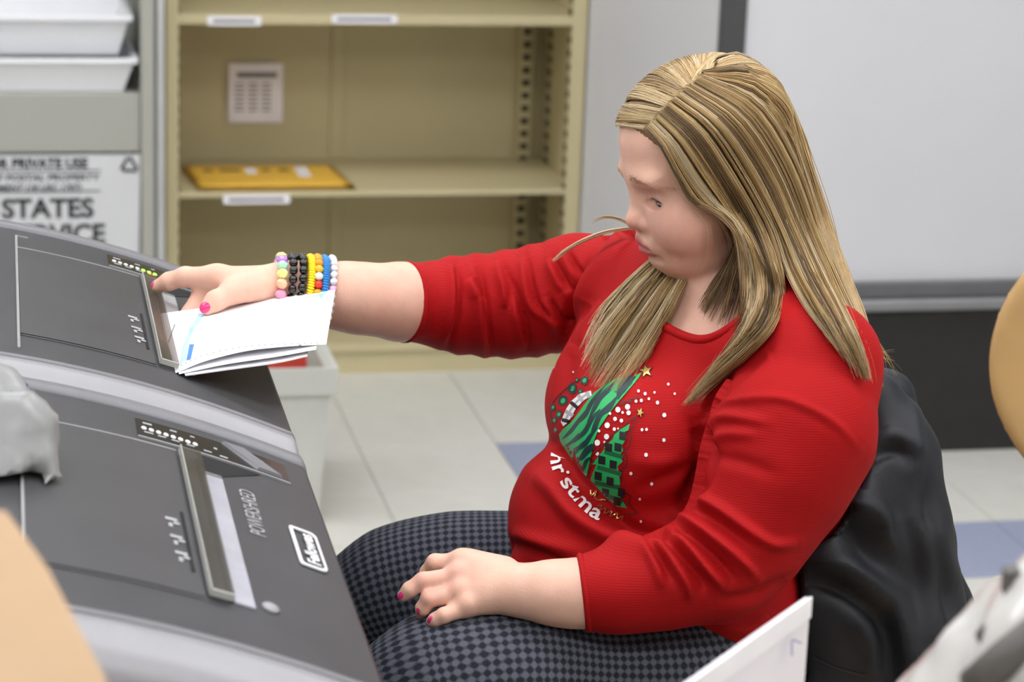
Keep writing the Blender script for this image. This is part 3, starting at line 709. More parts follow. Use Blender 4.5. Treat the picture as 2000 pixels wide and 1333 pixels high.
# pigment: lips, cheeks, knuckles, nails
BASE = np.array(lin((232, 186, 163))[:3]); PINK = np.array(lin((222, 150, 138))[:3]); LIP = np.array(lin((202, 104, 108))[:3]); NAIL = np.array(lin((235, 62, 130))[:3])
skin = np.tile(BASE, (len(VB), 1))
def blend(col, wgt):
    global skin
    skin = skin * (1 - wgt[:, None]) + col * wgt[:, None]
q = hloc(VB); qa = np.stack([q[:, 0], np.abs(q[:, 1]), q[:, 2]], 1)
inhead = np.linalg.norm(q, axis=1) < 180
blend(PINK, inhead * .55 * np.exp(-(((qa - [60, 42, -55]) / [30, 24, 22]) ** 2).sum(1)))
blend(PINK, inhead * .8 * np.exp(-(((qa - [92, 0, -52]) / [14, 14, 10]) ** 2).sum(1)))
blend(np.array(lin((200, 140, 132))[:3]), inhead * .5 * np.exp(-(((qa - [72, 31, -36]) / [12, 12, 6]) ** 2).sum(1)))
blend(np.array(lin((214, 160, 150))[:3]), inhead * .6 * np.exp(-(((qa - [75, 30, -17]) / [12, 14, 6]) ** 2).sum(1)))
lipd = np.minimum.reduce([rc(qa, np.array(a, float), np.array(b, float), r1, r2) for a, b, r1, r2 in (((91, 0, -71.5), (86, 12, -75), 4.0, 3.6), ((86, 12, -75), (77, 22, -80.5), 3.6, 1.6), ((89, 0, -82), (84, 11, -82), 5.2, 4.8), ((84, 11, -82), (77, 20, -81), 4.8, 2.2))])
blend(LIP, inhead * np.clip(1 - (lipd - 2.2) / 1.4, 0, 1) * .85)
for px, py, d, w_ in ((894, 1126, 2.27, .035), (822, 1134, 2.27, .02), (832, 1171, 2.26, .016), (861, 1204, 2.25, .014), (350, 560, 2.61, .03), (455, 570, 2.57, .03)):
    blend(PINK, .35 * np.exp(-((VB - P(px, py, d)) ** 2).sum(1) / (w_ * .6) ** 2))
m_skin = M('skin', attr='tint', rough=.48, var=.05, vscale=55, sss=.22, bump=.12, bscale=420, spec=.4)
WOMAN = thing('person', 'woman with long blonde hair in a red Christmas sweater feeding paper into a shredder', 'person', (P(1330, 1200, 2.45)[0], P(1330, 1200, 2.45)[1], 0))
body = mk('body', VB, FB, m_skin, WOMAN, True); set_attr(body, 'tint', skin)
# eyes
m_eye = M('eye_white', (196, 182, 176), .15, var=.02); m_iris = M('iris_blue_grey', (84, 98, 112), .15, var=.2, vscale=900); m_pupil = M('pupil', (15, 14, 15), .1)
m_lash = M('lash_brown', (84, 62, 50), .6); m_brow = M('brow_hair', (180, 138, 110), .6)
for sy in (1, -1):
    bm = bmesh.new(); bmesh.ops.create_uvsphere(bm, u_segments=24, v_segments=16, radius=.0136)
    for v in bm.verts: v.co = Vector(hl(63.4, 31 * sy, -26.3)) + v.co
    ey = bm_obj('eyeball', bm, m_eye, WOMAN, True)
    gz = np.array([.85, .34, -.38]); gz /= np.linalg.norm(gz); c0 = np.array([63.4, 31 * sy, -26.3]); a1 = np.cross(gz, [0, 1., 0]); a1 /= np.linalg.norm(a1); a2 = np.cross(gz, a1)
    for nm, r0, hgt, mt in (('iris', 5.6, 13.75, m_iris), ('pupil', 2.0, 13.9, m_pupil)):
        V = [hl(*(c0 + gz * (hgt)))]; n = 20
        for k in range(n):
            an = 2 * math.pi * k / n; w3 = gz * math.sqrt(hgt ** 2 - r0 ** 2) + r0 * (math.cos(an) * a1 + math.sin(an) * a2); V.append(hl(*(c0 + w3)))
        mk(nm, V, [[0, 1 + k, 1 + (k + 1) % n] for k in range(n)], mt, ey, True)
    V, Fc = [], []; nn = 0
    for k in range(12):
        t = k / 11; y = 19 + 23 * t; x = 63 + math.sqrt(max(15.2 ** 2 - (y - 31) ** 2 - 1.5 ** 2, 1)); z = -25.2 + 1.9 * math.sin(math.pi * t) - 1.0 * t
        p0 = np.array([x, y * sy, z]); ln = 2.2 + 1.6 * math.sin(math.pi * t)
        pts = [hl(*p0), hl(*(p0 + [ln * .6, sy * (t - .4) * 3, -ln * .35])), hl(*(p0 + [ln, sy * (t - .4) * 6, -ln * .30]))]
        v, f = tube(pts, [.00020, .00015, .00005], 4); V += v; Fc += [[i + nn for i in q_] for q_ in f]; nn += len(v)
    lidp = [hl(63 + math.sqrt(max(15.1 ** 2 - (y - 31) ** 2 - (1.0) ** 2, 1)) - .2, y * sy, -24.6 - .022 * (y - 31) ** 2) for y in np.linspace(19.5, 43.5, 14)]
    v, f = tube(lidp, [.0002] + [.00055] * 12 + [.0002], 5); V += v; Fc += [[i + nn for i in q_] for q_ in f]
    mk('eyelashes', V, Fc, m_lash, WOMAN)
BVH_BODY = BVHTree.FromPolygons([tuple(v) for v in VB], FB.tolist())
for sy in (1, -1):
    V, Fc = [], []; nn = 0
    for k in range(210):
        t = random.random() ** .8; y = 8 + 47 * t; z = -5.5 + 3.5 * math.sin(math.pi * t * .8) - 11 * t * t + random.gauss(0, 1.5 * (1.15 - t)); 
        o_ = hl(140, y * sy, z + 2); h_ = BVH_BODY.ray_cast(Vector(o_), Vector(-HF))
        if h_[0] is None: continue
        p0 = np.array(h_[0]); dr = HR @ np.array([-.25, sy * .9, .35 - .6 * t]); nn_ = np.array(h_[1])
        if nn_ @ HF < 0: nn_ = -nn_
        pts = [p0, p0 + dr * .0025 + nn_ * .0007, p0 + dr * .005 + nn_ * .0006]
        v, f = tube(pts, [.00017, .00015, .00006], 4); V += v; Fc += [[i + nn for i in q_] for q_ in f]; nn += len(v)
    mk('eyebrow', V, Fc, m_brow, WOMAN)
# painted nails
m_nail = M('nail_polish_pink', (236, 60, 128), .18, coat=.6)
def nail(px, py, d, along, wide, lw, ln, nd=None):
    """small curved plate on the finger tip facing the camera side"""
    o_ = Vector(CO); dr = Vector(P(px, py, d)) - o_; h_ = BVH_BODY.ray_cast(o_, dr.normalized())
    if h_[0] is None: return
    c0 = np.array(h_[0]); n_ = np.array(h_[1]); n_ = n_ if n_ @ np.array(dr) < 0 else -n_
    ax = P(px + along[0], py + along[1], d) - P(px, py, d); ax -= n_ * (ax @ n_); ax /= np.linalg.norm(ax); bx = np.cross(n_, ax)
    V = []; k = 9
    for i in range(k):
        for j in range(k):
            a = (i / (k - 1) * 2 - 1); b = (j / (k - 1) * 2 - 1); r_ = max(abs(a), abs(b)) / max(math.hypot(a, b), 1e-6); a *= r_; b *= r_
            V.append(c0 + ax * a * ln + bx * b * lw + n_ * (.0010 - .0022 * b * b - .0016 * a * a))
    Fc = [[i * k + j, i * k + j + 1, (i + 1) * k + j + 1, (i + 1) * k + j] for i in range(k - 1) for j in range(k - 1)]
    mk('fingernail', V, Fc, m_nail, body, True)
nail(399.5, 601, 2.54, (-12, 10), 0, .0058, .0062)
nail(782, 1163, 2.27, (-8, 8), 0, .0036, .0052)
nail(839, 1211, 2.25, (-8, 6), 0, .0030, .0042)
nail(816, 1196, 2.26, (-4, 10), 0, .0028, .0044)
nail(297, 556, 2.61, (-6, 8), 0, .0030, .0045)
# ---------------------------------------------------------------- sweater
COLC = P(1408, 632, 2.515)
def sweater_core(p):
    d = ell(p, CHEST, np.array([.125, .185, .20]), TRM)
    d = smin(d, ell(p, P(1290, 570, 2.64), np.array([.075, .07, .075]), TRM), .06)              # far shoulder
    d = smin(d, rc(p, P(1430, 690, 2.52), P(1590, 715, 2.37), .072, .068), .05)                    # near shoulder slope
    d = smin(d, rc(p, P(1430, 690, 2.52), P(1300, 590, 2.64), .072, .06), .05)
    d = smin(d, ell(p, P(1190, 795, 2.555), np.array([.066, .07, .07]), TRM), .05)              # bust
    d = smin(d, ell(p, P(1262, 872, 2.41), np.array([.072, .072, .075]), TRM), .045)
    d = smin(d, ell(p, P(1222, 838, 2.485), np.array([.066, .075, .072]), TRM), .04)
    b = ell(p, P(1262, 1035, 2.475), np.array([.132, .165, .105]), TRM)
    b = smin(b, ell(p, P(1300, 1160, 2.45), np.array([.125, .155, .09]), TRM), .05)
    d = smin(d, b, .016)
    d = smin(d, rc(p, P(1470, 880, 2.57), P(1405, 1130, 2.50), .095, .085), .05)                    # back
    return d
SL_R = [J(1290, 570, 2.655, 100), J(1130, 570, 2.70, 102), J(1040, 590, 2.71, 92), J(980, 597, 2.71, 87), J(900, 596, 2.70, 82), J(786, 590, 2.66, 77)]
SL_L = [J(1582, 755, 2.36, 124), J(1550, 840, 2.335, 152), J(1505, 945, 2.315, 134), J(1455, 1050, 2.295, 106), J(1400, 1105, 2.28, 96), J(1290, 1138, 2.27, 80), J(1200, 1153, 2.262, 71), J(1131, 1161, 2.26, 64)]
def cut_end(d, p, a, prev, over=0.):
    n = a - prev; n = n / np.linalg.norm(n); return smax(d, (p - a) @ n - over, .004)
def sleeve_r(p): return cut_end(chain(p, SL_R, .03), p, SL_R[-1][0], SL_R[-2][0])
def sleeve_l(p): return cut_end(chain(p, SL_L, .03), p, SL_L[-1][0], SL_L[-2][0])
def neck_hole(p): return smin(rc(p, P(1390, 618, 2.50), hl(-10, 0, -40), .070, .078), rc(p, P(1440, 606, 2.455), P(1440, 560, 2.47), .062, .06), .02)
def sweater_sdf(p):
    d = sweater_core(p)
    d = smin(d, sleeve_r(p), .028)
    l = sleeve_l(p)
    d = smin(d, l, .012)
    d = smax(d, -neck_hole(p), .006)
    # hem: plane sloping along the lap
    return d
pts_ = [a for a, _ in SL_R] + [a for a, _ in SL_L] + [P(960, 1000, 2.4), P(1450, 1290, 2.4), P(1560, 1000, 2.75)]
lo, hi = bb(pts_, .10)
VS, FS = polygonise(sweater_sdf, lo, hi, .0023)
NS = grad(sweater_sdf, VS)
# pull the hem up to the line seen in the photo (front hem, then side hem)
pp = proj(VS); face = ((CO - VS) * NS).sum(1) > 0
def ridge(poly, amp, wid, taper=True, onlyface=True):
    """raise (amp>0) or crease (amp<0) the cloth along a line traced on it"""
    global VS
    d, t = seg_dist2(pp, spline(poly, 24)); w_ = np.exp(-(d / wid) ** 2)
    if taper: w_ *= np.clip(np.sin(np.pi * np.clip(t, .02, .98)), 0, 1) ** .6
    if onlyface: w_ *= face
    return w_ * amp
disp = np.zeros(len(VS))
CRE = [  # (polyline px, amplitude m, width px)
    # near sleeve: shoulder seam line, armpit pulls, elbow folds
    ([(1392, 800), (1440, 782), (1530, 780), (1620, 820), (1680, 878)], .0022, 9),
    ([(1384, 812), (1400, 770), (1450, 720), (1500, 690)], -.006, 13), ([(1372, 800), (1392, 755), (1440, 705)], .005, 12),
    ([(1388, 830), (1420, 815), (1500, 825)], .0035, 12), ([(1375, 870), (1420, 850), (1480, 850)], .003, 12),
    ([(1370, 890), (1440, 900), (1520, 930)], -.002, 14),
    ([(1340, 960), (1400, 990), (1500, 1060), (1560, 1060)], .004, 11), ([(1335, 985), (1400, 1020), (1470, 1072)], -.005, 10),
    ([(1322, 1000), (1380, 1040), (1440, 1090), (1480, 1130)], .006, 11), ([(1312, 1018), (1360, 1055), (1410, 1105), (1440, 1140)], -.006, 9),
    ([(1300, 1030), (1345, 1070), (1390, 1120), (1415, 1150)], .006, 10), ([(1290, 1045), (1330, 1085), (1365, 1130), (1380, 1160)], -.006, 9),
    ([(1280, 1052), (1310, 1092), (1340, 1140), (1350, 1172)], .005, 10), ([(1268, 1062), (1295, 1100), (1315, 1140)], -.004, 8),
    ([(1255, 1068), (1278, 1105), (1295, 1150)], .0035, 9),
    # chest and armpit
    ([(1360, 830), (1376, 870), (1370, 930), (1330, 990)], -.010, 16), ([(1240, 960), (1300, 935), (1360, 905)], -.0025, 14),
    ([(1330, 900), (1280, 905), (1230, 900)], .002, 16),
    ([(1085, 868), (1110, 925), (1160, 985), (1230, 1030), (1320, 1042)], -.012, 13), ([(1040, 925), (1085, 960), (1130, 1010), (1200, 1050), (1290, 1070)], .008, 20),
    ([(985, 1060), (1040, 1075), (1100, 1100)], -.004, 10), ([(1000, 1040), (1060, 1060), (1130, 1080)], .004, 14), ([(990, 1085), (1030, 1108)], .003, 9),
    ([(1120, 690), (1105, 740), (1090, 800)], -.003, 14), ([(1100, 672), (1120, 630), (1150, 590)], -.006, 14), ([(1140, 680), (1150, 640), (1185, 590)], .004, 14),
    # far sleeve folds
    ([(891, 517), (896, 559), (893, 622), (876, 678)], -.0042, 6.5), ([(880, 517), (885, 559), (882, 622), (865, 678)], .0030, 11),
    ([(930, 516), (945, 564), (953, 634), (959, 690)], -.0042, 6.5), ([(919, 516), (934, 564), (942, 634), (948, 690)], .0030, 11),
    ([(925, 545), (943, 585)], -.0042, 6.5), ([(914, 545), (932, 585)], .0030, 11),
    ([(978, 508), (995, 569), (998, 605)], -.0042, 6.5), ([(967, 508), (984, 569), (987, 605)], .0030, 11),
    ([(990, 525), (1013, 589), (1028, 642), (1035, 690)], -.0042, 6.5), ([(979, 525), (1002, 589), (1017, 642), (1024, 690)], .0030, 11),
    ([(1028, 500), (1045, 585), (1078, 625)], -.0042, 6.5), ([(1017, 500), (1034, 585), (1067, 625)], .0030, 11),
    ([(1072, 580), (1092, 627), (1105, 645)], -.0042, 6.5), ([(1061, 580), (1081, 627), (1094, 645)], .0030, 11),
    ([(1080, 505), (1112, 570)], -.0042, 6.5), ([(1069, 505), (1101, 570)], .0030, 11),
    ([(1107, 488), (1135, 545)], -.0042, 6.5), ([(1096, 488), (1124, 545)], .0030, 11),
    ([(1192, 446), (1142, 530), (1112, 600), (1097, 668)], -.008, 8), ([(1208, 460), (1160, 535), (1130, 605), (1112, 675)], .005, 13), ([(1205, 430), (1240, 470)], -.004, 8),
    # below the elbow
    ([(1400, 1175), (1470, 1165), (1540, 1130)], -.004, 12), ([(1390, 1225), (1460, 1230), (1500, 1200)], .004, 14)]
for poly, amp, wid in CRE: disp += ridge(poly, amp * (2.2 if poly[0][0] < 1215 and poly[0][1] < 590 else 1.9), wid)
for k in range(9):  # long soft waves round the far sleeve
    x = 860 + k * 26
    dd = np.exp(-((pp[:, 0] - x - .08 * (pp[:, 1] - 600)) / 9) ** 2) * ((pp[:, 1] > 430) & (pp[:, 1] < 720) & (pp[:, 0] < 1100)); disp += dd * (.0012 if k % 2 else -.0012) * (~face | True)
dcf = np.abs((VS - SL_R[-1][0]) @ ((SL_R[-1][0] - SL_R[-2][0]) / np.linalg.norm(SL_R[-1][0] - SL_R[-2][0])))
VS = VS + NS * disp[:, None]
# hem cut: keep cloth above the lap line
def hem_keep(V):
    q = proj(V); x, y = q[:, 0], q[:, 1]
    lim = np.interp(x, [900, 985, 1010, 1050, 1130, 1245, 1370, 1400, 1480, 1700], [1090, 1090, 1108, 1125, 1190, 1237, 1303, 1290, 1260, 1230])
    return y < lim
kv = hem_keep(VS) | (sleeve_l(VS) < .004) | (sleeve_r(VS) < .004)
FS = FS[kv[FS].all(1)]
m_red = M('red_knit', (168, 10, 14), .75, var=.05, vscale=20, spec=.25)
nt = m_red.node_tree; b_ = nt.nodes['Principled BSDF']
wv = nt.nodes.new('ShaderNodeTexWave'); wv.wave_type = 'BANDS'; wv.bands_direction = 'Z'; wv.inputs['Scale'].default_value = 130; wv.inputs['Distortion'].default_value = 1.5; wv.inputs['Detail'].default_value = 2
tcn = nt.nodes.new('ShaderNodeTexCoord'); nt.links.new(tcn.outputs['Object'], wv.inputs[0])
bp = nt.nodes.new('ShaderNodeBump'); bp.inputs['Strength'].default_value = .13; bp.inputs['Distance'].default_value = .0012; nt.links.new(wv.outputs['Fac'], bp.inputs['Height']); nt.links.new(bp.outputs[0], b_.inputs['Normal'])
used = np.unique(FS); remap = np.full(len(VS), -1); remap[used] = np.arange(len(used)); VS2 = VS[used]; FS2 = remap[FS]
sweater = mk('sweater', VS2, FS2, m_red, WOMAN, True)
BVH_SW = BVHTree.FromPolygons([tuple(v) for v in VS2], FS2.tolist())
def on_sweater(px, py, lift=.0008, tree=None):
    dr = Vector(px_dir(px, py)).normalized(); h_ = (tree or BVH_SW).ray_cast(Vector(CO), dr)
    if h_[0] is None: return None
    return np.array(h_[0]) - np.array(dr) * lift
# ribbed collar: band along the rim of the neck opening
m_ = (np.abs(neck_hole(VS2)) < .0035)
cv = VS2[m_]; nd = neck_hole(cv + EZ * .0) ; co_ = sweater_core(cv); cv = cv[np.abs(co_) < .006]
ax_ = P(1415, 625, 2.48); an_ = np.arctan2((cv - ax_) @ TR, (cv - ax_) @ TF); cl = []
for k in range(40):
    a0 = -math.pi + 2 * math.pi * k / 40; m_ = np.abs((an_ - a0 + math.pi) % (2 * math.pi) - math.pi) < .14
    if m_.sum() > 2: cl.append(cv[m_].mean(0))
cl = np.array(cl)
if len(cl) > 6:
    cl = np.vstack([cl, cl[:3]])
    for _ in range(2): cl[1:-1] = (cl[:-2] + 2 * cl[1:-1] + cl[2:]) / 4
    for r_, dz in ((.0052, .001),):
        V, Fc = tube(spline(cl[1:-1], 90) + EZ * dz, r_, 10); mk('collar', V, Fc, m_red, sweater, True)
for S_, ex_ in ((SL_R, .0), (SL_L, .0)):
    a, r_ = S_[-1]; n_ = a - S_[-2][0]; n_ /= np.linalg.norm(n_); x1 = np.cross(n_, EZ); x1 /= np.linalg.norm(x1); x2 = np.cross(x1, n_); ring = []
    for k in range(41):
        an = 2 * math.pi * k / 40; dr = math.cos(an) * x1 + math.sin(an) * x2; h_ = BVH_SW.ray_cast(Vector(a - n_ * .005 + dr * .15), Vector(-dr)); ring.append(np.array(h_[0]) - dr * .0012 if h_[0] is not None and np.linalg.norm(np.array(h_[0]) - a) < r_ * 1.3 else a - n_ * .005 + dr * (r_ + .001))
    V, Fc = tube(ring, .0032, 8); mk('cuff', V, Fc, m_red, sweater, True)
# ---------------------------------------------------------------- trousers and shoes
LEG_N = [J(1400, 1310, 2.38, 140), J(1300, 1345, 2.33, 134), J(1000, 1332, 2.28, 126), J(850, 1352, 2.265, 116), J(765, 1385, 2.265, 100)]
LEG_F = [J(1280, 1150, 2.60, 130), J(1100, 1135, 2.63, 114), J(900, 1138, 2.63, 108), J(770, 1162, 2.63, 99), J(700, 1192, 2.63, 88)]
def down(k, dx): 
    a, r_ = k[-1]; return [(a, r_), (np.array([a[0] + dx * .5, a[1], .36]), .058), (np.array([a[0] + dx, a[1] + .0, .09]), .042)]
SH_N, SH_F = down(LEG_N, .06), down(LEG_F, .05)
def legs(p):
    d = chain(p, LEG_N, .07); d = smin(d, chain(p, LEG_F, .07), .012); d = smin(d, chain(p, SH_N, .02), .02); d = smin(d, chain(p, SH_F, .02), .02)
    d = smin(d, ell(p, P(1330, 1240, 2.48), np.array([.13, .16, .09]), TRM), .03)
    return smax(d, .075 - p[:, 2], .004)
lo, hi = bb([a for a, _ in LEG_N + LEG_F + SH_N + SH_F] + [P(1540, 1240, 2.5)], .10)
VP, FP = polygonise(legs, lo, hi, .006)
m_pant = bpy.data.materials.new('checked_trousers'); m_pant.use_nodes = True; nt = m_pant.node_tree; b_ = nt.nodes['Principled BSDF']; b_.inputs['Roughness'].default_value = .85; b_.inputs['Specular IOR Level'].default_value = .2
N_ = nt.nodes.new; L_ = nt.links.new
uvn = N_('ShaderNodeUVMap'); uvn.uv_map = 'UVMap'
sep = N_('ShaderNodeSeparateXYZ'); L_(uvn.outputs[0], sep.inputs[0])
def tri_(sock, per, off_=0.):
    a = N_('ShaderNodeMath'); a.operation = 'MULTIPLY'; a.inputs[1].default_value = 2 * math.pi / per; L_(sock, a.inputs[0])
    s = N_('ShaderNodeMath'); s.operation = 'SINE'; L_(a.outputs[0], s.inputs[0]); return s.outputs[0]
su, sv = tri_(sep.outputs[0], .0078), tri_(sep.outputs[1], .0078)
ad = N_('ShaderNodeMath'); ad.operation = 'ADD'; L_(su, ad.inputs[0]); L_(sv, ad.inputs[1])
nz = N_('ShaderNodeTexNoise'); nz.inputs['Scale'].default_value = 700; L_(uvn.outputs[0], nz.inputs[0])
ad2 = N_('ShaderNodeMath'); ad2.operation = 'MULTIPLY_ADD'; ad2.inputs[1].default_value = 1.2; L_(nz.outputs[0], ad2.inputs[0]); L_(ad.outputs[0], ad2.inputs[2])
cr = N_('ShaderNodeValToRGB'); L_(ad2.outputs[0], cr.inputs[0])
mr = N_('ShaderNodeMapRange'); mr.inputs[1].default_value = -1.2; mr.inputs[2].default_value = 2.4; L_(ad2.outputs[0], mr.inputs[0]); L_(mr.outputs[0], cr.inputs[0])
e_ = cr.color_ramp.elements; e_[0].color = lin((90, 93, 103)); e_[0].position = .25; e_[1].color = lin((36, 37, 45)); e_[1].position = .72
x_ = cr.color_ramp.elements.new(.5); x_.color = lin((68, 70, 79))
L_(cr.outputs[0], b_.inputs['Base Color'])
pants = mk('trousers', VP, FP, m_pant, WOMAN, True)
# cloth coordinates: along the leg and round it
best = np.full(len(VP), 1e9); uvp = np.zeros((len(VP), 2))
for kk, leg in enumerate((LEG_N, LEG_F)):
    pts_ = spline(np.array([a for a, _ in leg]), 60); s_ = np.concatenate([[0], np.cumsum(np.linalg.norm(np.diff(pts_, axis=0), axis=1))])
    for i in range(len(pts_) - 1):
        a, b = pts_[i], pts_[i + 1]; ab = b - a; t = np.clip(((VP - a) @ ab) / (ab @ ab), 0, 1); r_ = VP - a - t[:, None] * ab; d = np.linalg.norm(r_, axis=1); m = d < best
        ax = ab / np.linalg.norm(ab); x1 = np.cross(ax, EZ); x1 /= np.linalg.norm(x1); x2 = np.cross(x1, ax)
        best[m] = d[m]; uvp[m, 0] = s_[i] + t[m] * np.linalg.norm(ab); uvp[m, 1] = np.arctan2(r_[m] @ x1, r_[m] @ x2) * .066
uvl = pants.data.uv_layers.new(name='UVMap'); li = np.empty(len(pants.data.loops), np.int32); pants.data.loops.foreach_get('vertex_index', li)
uvl.data.foreach_set('uv', uvp[li].astype(np.float32).ravel())
m_shoe = M('black_shoe', (28, 28, 30), .5)
for S_ in (SH_N, SH_F):
    a = S_[-1][0]
    def shoe(p): return smax(smin(rc(p, a + [.03, 0, -.045], a + [-.13, -.02, -.055], .042, .034), rc(p, a + [.02, 0, 0], a + [.0, 0, -.04], .045, .045), .03), -p[:, 2], .004)
    v, f = polygonise(shoe, a - [.24, .12, .12], a + [.12, .12, .06], .006); mk('shoe', v, f, m_shoe, WOMAN, True)
# ---------------------------------------------------------------- print on the sweater
from mathutils.geometry import delaunay_2d_cdt
LIFT = .0009
def compact(W, Fc):
    us = sorted({i for f in Fc for i in f}); mp = {a: b for b, a in enumerate(us)}
    return [W[i] for i in us], [[mp[i] for i in f] for f in Fc]
def decal(name, poly, mat, parent, tree, lift=.0009, step=6., jump=.02):
    """a thin flat print laid on a surface: outline traced in the photo, every point dropped onto the cloth or paper it is printed on"""
    poly = [Vector(p) for p in poly]; n = len(poly); xs = [p.x for p in poly]; ys = [p.y for p in poly]
    dense = []
    for i in range(n):
        a, b = poly[i], poly[(i + 1) % n]; k = max(1, int((b - a).length / step))
        dense += [a + (b - a) * (j / k) for j in range(k)]
    n = len(dense); ins = []
    y = min(ys) + step / 2
    while y < max(ys):
        x = min(xs) + step / 2
        while x < max(xs):
            c = False
            for i in range(n):
                a, b = dense[i], dense[i - 1]
                if (a.y > y) != (b.y > y) and x < (b.x - a.x) * (y - a.y) / (b.y - a.y) + a.x: c = not c
            if c: ins.append(Vector((x, y)))
            x += step
        y += step
    r_ = delaunay_2d_cdt(dense + ins, [(i, (i + 1) % n) for i in range(n)], [list(range(n))], 1, .01)
    vs, fs = r_[0], r_[2]; W, ok = [], []
    for v in vs:
        p = on_sweater(v.x, v.y, lift + LIFT, tree); ok.append(p is not None); W.append(p if p is not None else CO)
    Fc = []
    for f in fs:
        if all(ok[i] for i in f):
            q = [W[i] for i in f]
            if max(np.linalg.norm(q[i] - q[i - 1]) for i in range(len(q))) < jump: Fc.append(list(f))
    if not Fc: return None
    lab = list(range(len(W)))
    def root(i):
        while lab[i] != i: lab[i] = lab[lab[i]]; i = lab[i]
        return i
    lab = list(range(len(Fc))); seen = {}
    for k, f in enumerate(Fc):
        for i in range(len(f)):
            e = tuple(sorted((f[i], f[i - 1])))
            if e in seen: lab[root(k)] = root(seen[e])
            else: seen[e] = k
    cnt = {}
    for k in range(len(Fc)): cnt[root(k)] = cnt.get(root(k), 0) + 1
    big = max(cnt, key=cnt.get); Fc = [f for k, f in enumerate(Fc) if root(k) == big]
    W, Fc = compact(W, Fc)
    return mk(name, W, Fc, mat, parent, True)
def stroke(name, pts, wpx, mat, parent, tree, lift=.0012, n=None):
    p = spline(np.array(pts, float), n or max(6, len(pts) * 4)); t = np.gradient(p, axis=0); t /= np.linalg.norm(t, axis=1)[:, None] + 1e-9; nn = np.stack([-t[:, 1], t[:, 0]], 1)
    wv_ = np.broadcast_to(wpx, (len(p),))[:, None] if np.ndim(wpx) == 0 else np.interp(np.linspace(0, 1, len(p)), np.linspace(0, 1, len(wpx)), wpx)[:, None]
    return decal(name, np.vstack([p + nn * wv_ / 2, (p - nn * wv_ / 2)[::-1]]), mat, parent, tree, lift)
def pc(pts): return [(1050 + x / 3.604, 680 + y / 3.604) for x, y in pts]
def ellp(cx, cy, rx, ry, n=12, rot=0.): return [(cx + rx * math.cos(a) * math.cos(rot) - ry * math.sin(a) * math.sin(rot), cy + rx * math.cos(a) * math.sin(rot) + ry * math.sin(a) * math.cos(rot)) for a in [2 * math.pi * k / n for k in range(n)]]
m_pg = M('print_green', (30, 172, 92), .45, var=.05, vscale=60); m_pd = M('print_dark_teal', (20, 52, 54), .45, var=.08); m_pw = M('print_snow', (236, 234, 232), .5, var=.02)
m_pb = M('print_black', (26, 26, 26), .5); m_pgold = M('print_gold', (226, 190, 112), .25, metal=.8); m_pgr = M('print_grey', (110, 108, 106), .5); m_pg2 = M('print_green_dark', (22, 92, 58), .45)
T_ = BVH_SW
zeb = [(735, 170), (690, 192), (640, 205), (560, 212), (470, 258), (390, 320), (350, 370), (300, 440), (240, 520), (180, 570), (150, 610), (160, 660), (200, 725), (260, 815), (330, 890), (345, 905), (360, 830), (375, 760), (395, 660), (430, 570), (490, 480), (560, 390), (620, 320), (670, 260), (710, 212)]
zt_ = decal('printed_tree', pc(zeb), m_pg, sweater, T_, .0008, 6., .05); 
for st, w_ in (([(690, 200), (640, 225), (590, 290), (560, 360)], (6, 70, 60, 14)), ([(560, 225), (500, 290), (440, 350), (400, 420), (350, 520)], (14, 36, 34, 30, 4)), ([(470, 268), (420, 330), (370, 400), (330, 480), (250, 560)], (6, 24, 30, 28, 4)),
               ([(560, 340), (500, 420), (440, 470), (400, 560), (370, 640)], (8, 46, 34, 34, 4)), ([(440, 430), (380, 500), (330, 590), (260, 650), (215, 690)], (4, 30, 32, 26, 4)), ([(345, 430), (290, 510), (230, 590), (175, 640)], (4, 26, 28, 6)),
               ([(420, 560), (370, 620), (330, 680), (260, 720), (225, 760)], (6, 26, 34, 26, 4)), ([(395, 690), (350, 720), (310, 770), (270, 800)], (40, 46, 34, 6)), ([(372, 770), (340, 800), (320, 850), (300, 850)], (10, 26, 24, 6)), ([(640, 250), (600, 300), (540, 310)], (4, 24, 4)), ([(290, 600), (240, 660), (190, 690)], (4, 22, 4)), ([(350, 640), (300, 690), (250, 770)], (4, 20, 4))):
    stroke('stripe', pc(st), [x / 3.604 for x in w_], m_pd, sweater, T_, .0014)
for cx, cy, r_ in ((245, 285, 38), (330, 228, 32), (178, 372, 38), (150, 468, 26), (108, 418, 22), (125, 575, 18), (300, 305, 18), (205, 455, 16), (118, 510, 20), (275, 225, 16)):
    pts = [(x + random.uniform(-5, 5), y + random.uniform(-5, 5)) for x, y in ellp(cx, cy, r_ * .85, r_ * 1.05, 11, .4)]
    decal('leopard_spot', pc(pts), m_pd, sweater, T_, .0009); decal('leopard_spot', pc(ellp(cx, cy, r_ * .42, r_ * .55, 8, .4)), m_pg, sweater, T_, .0015)
bw = [(375, 300), (382, 335), (330, 365), (285, 410), (262, 440), (240, 480), (215, 525), (180, 552), (163, 520), (200, 432), (238, 372), (300, 322)]
decal('plaid_tree', pc(bw), m_pw, sweater, T_, .0016)
for st in ([(345, 308), (362, 350)], [(285, 330), (318, 378)], [(232, 382), (278, 420)], [(195, 445), (250, 478)], [(170, 505), (222, 520)]): stroke('plaid_band', pc(st), 26 / 3.604, m_pgr if st[0][0] % 2 else m_pb, sweater, T_, .0022)
stroke('plaid_band', pc([(345, 325), (270, 385), (225, 450), (190, 520)]), 16 / 3.604, m_pgr, sweater, T_, .0019)
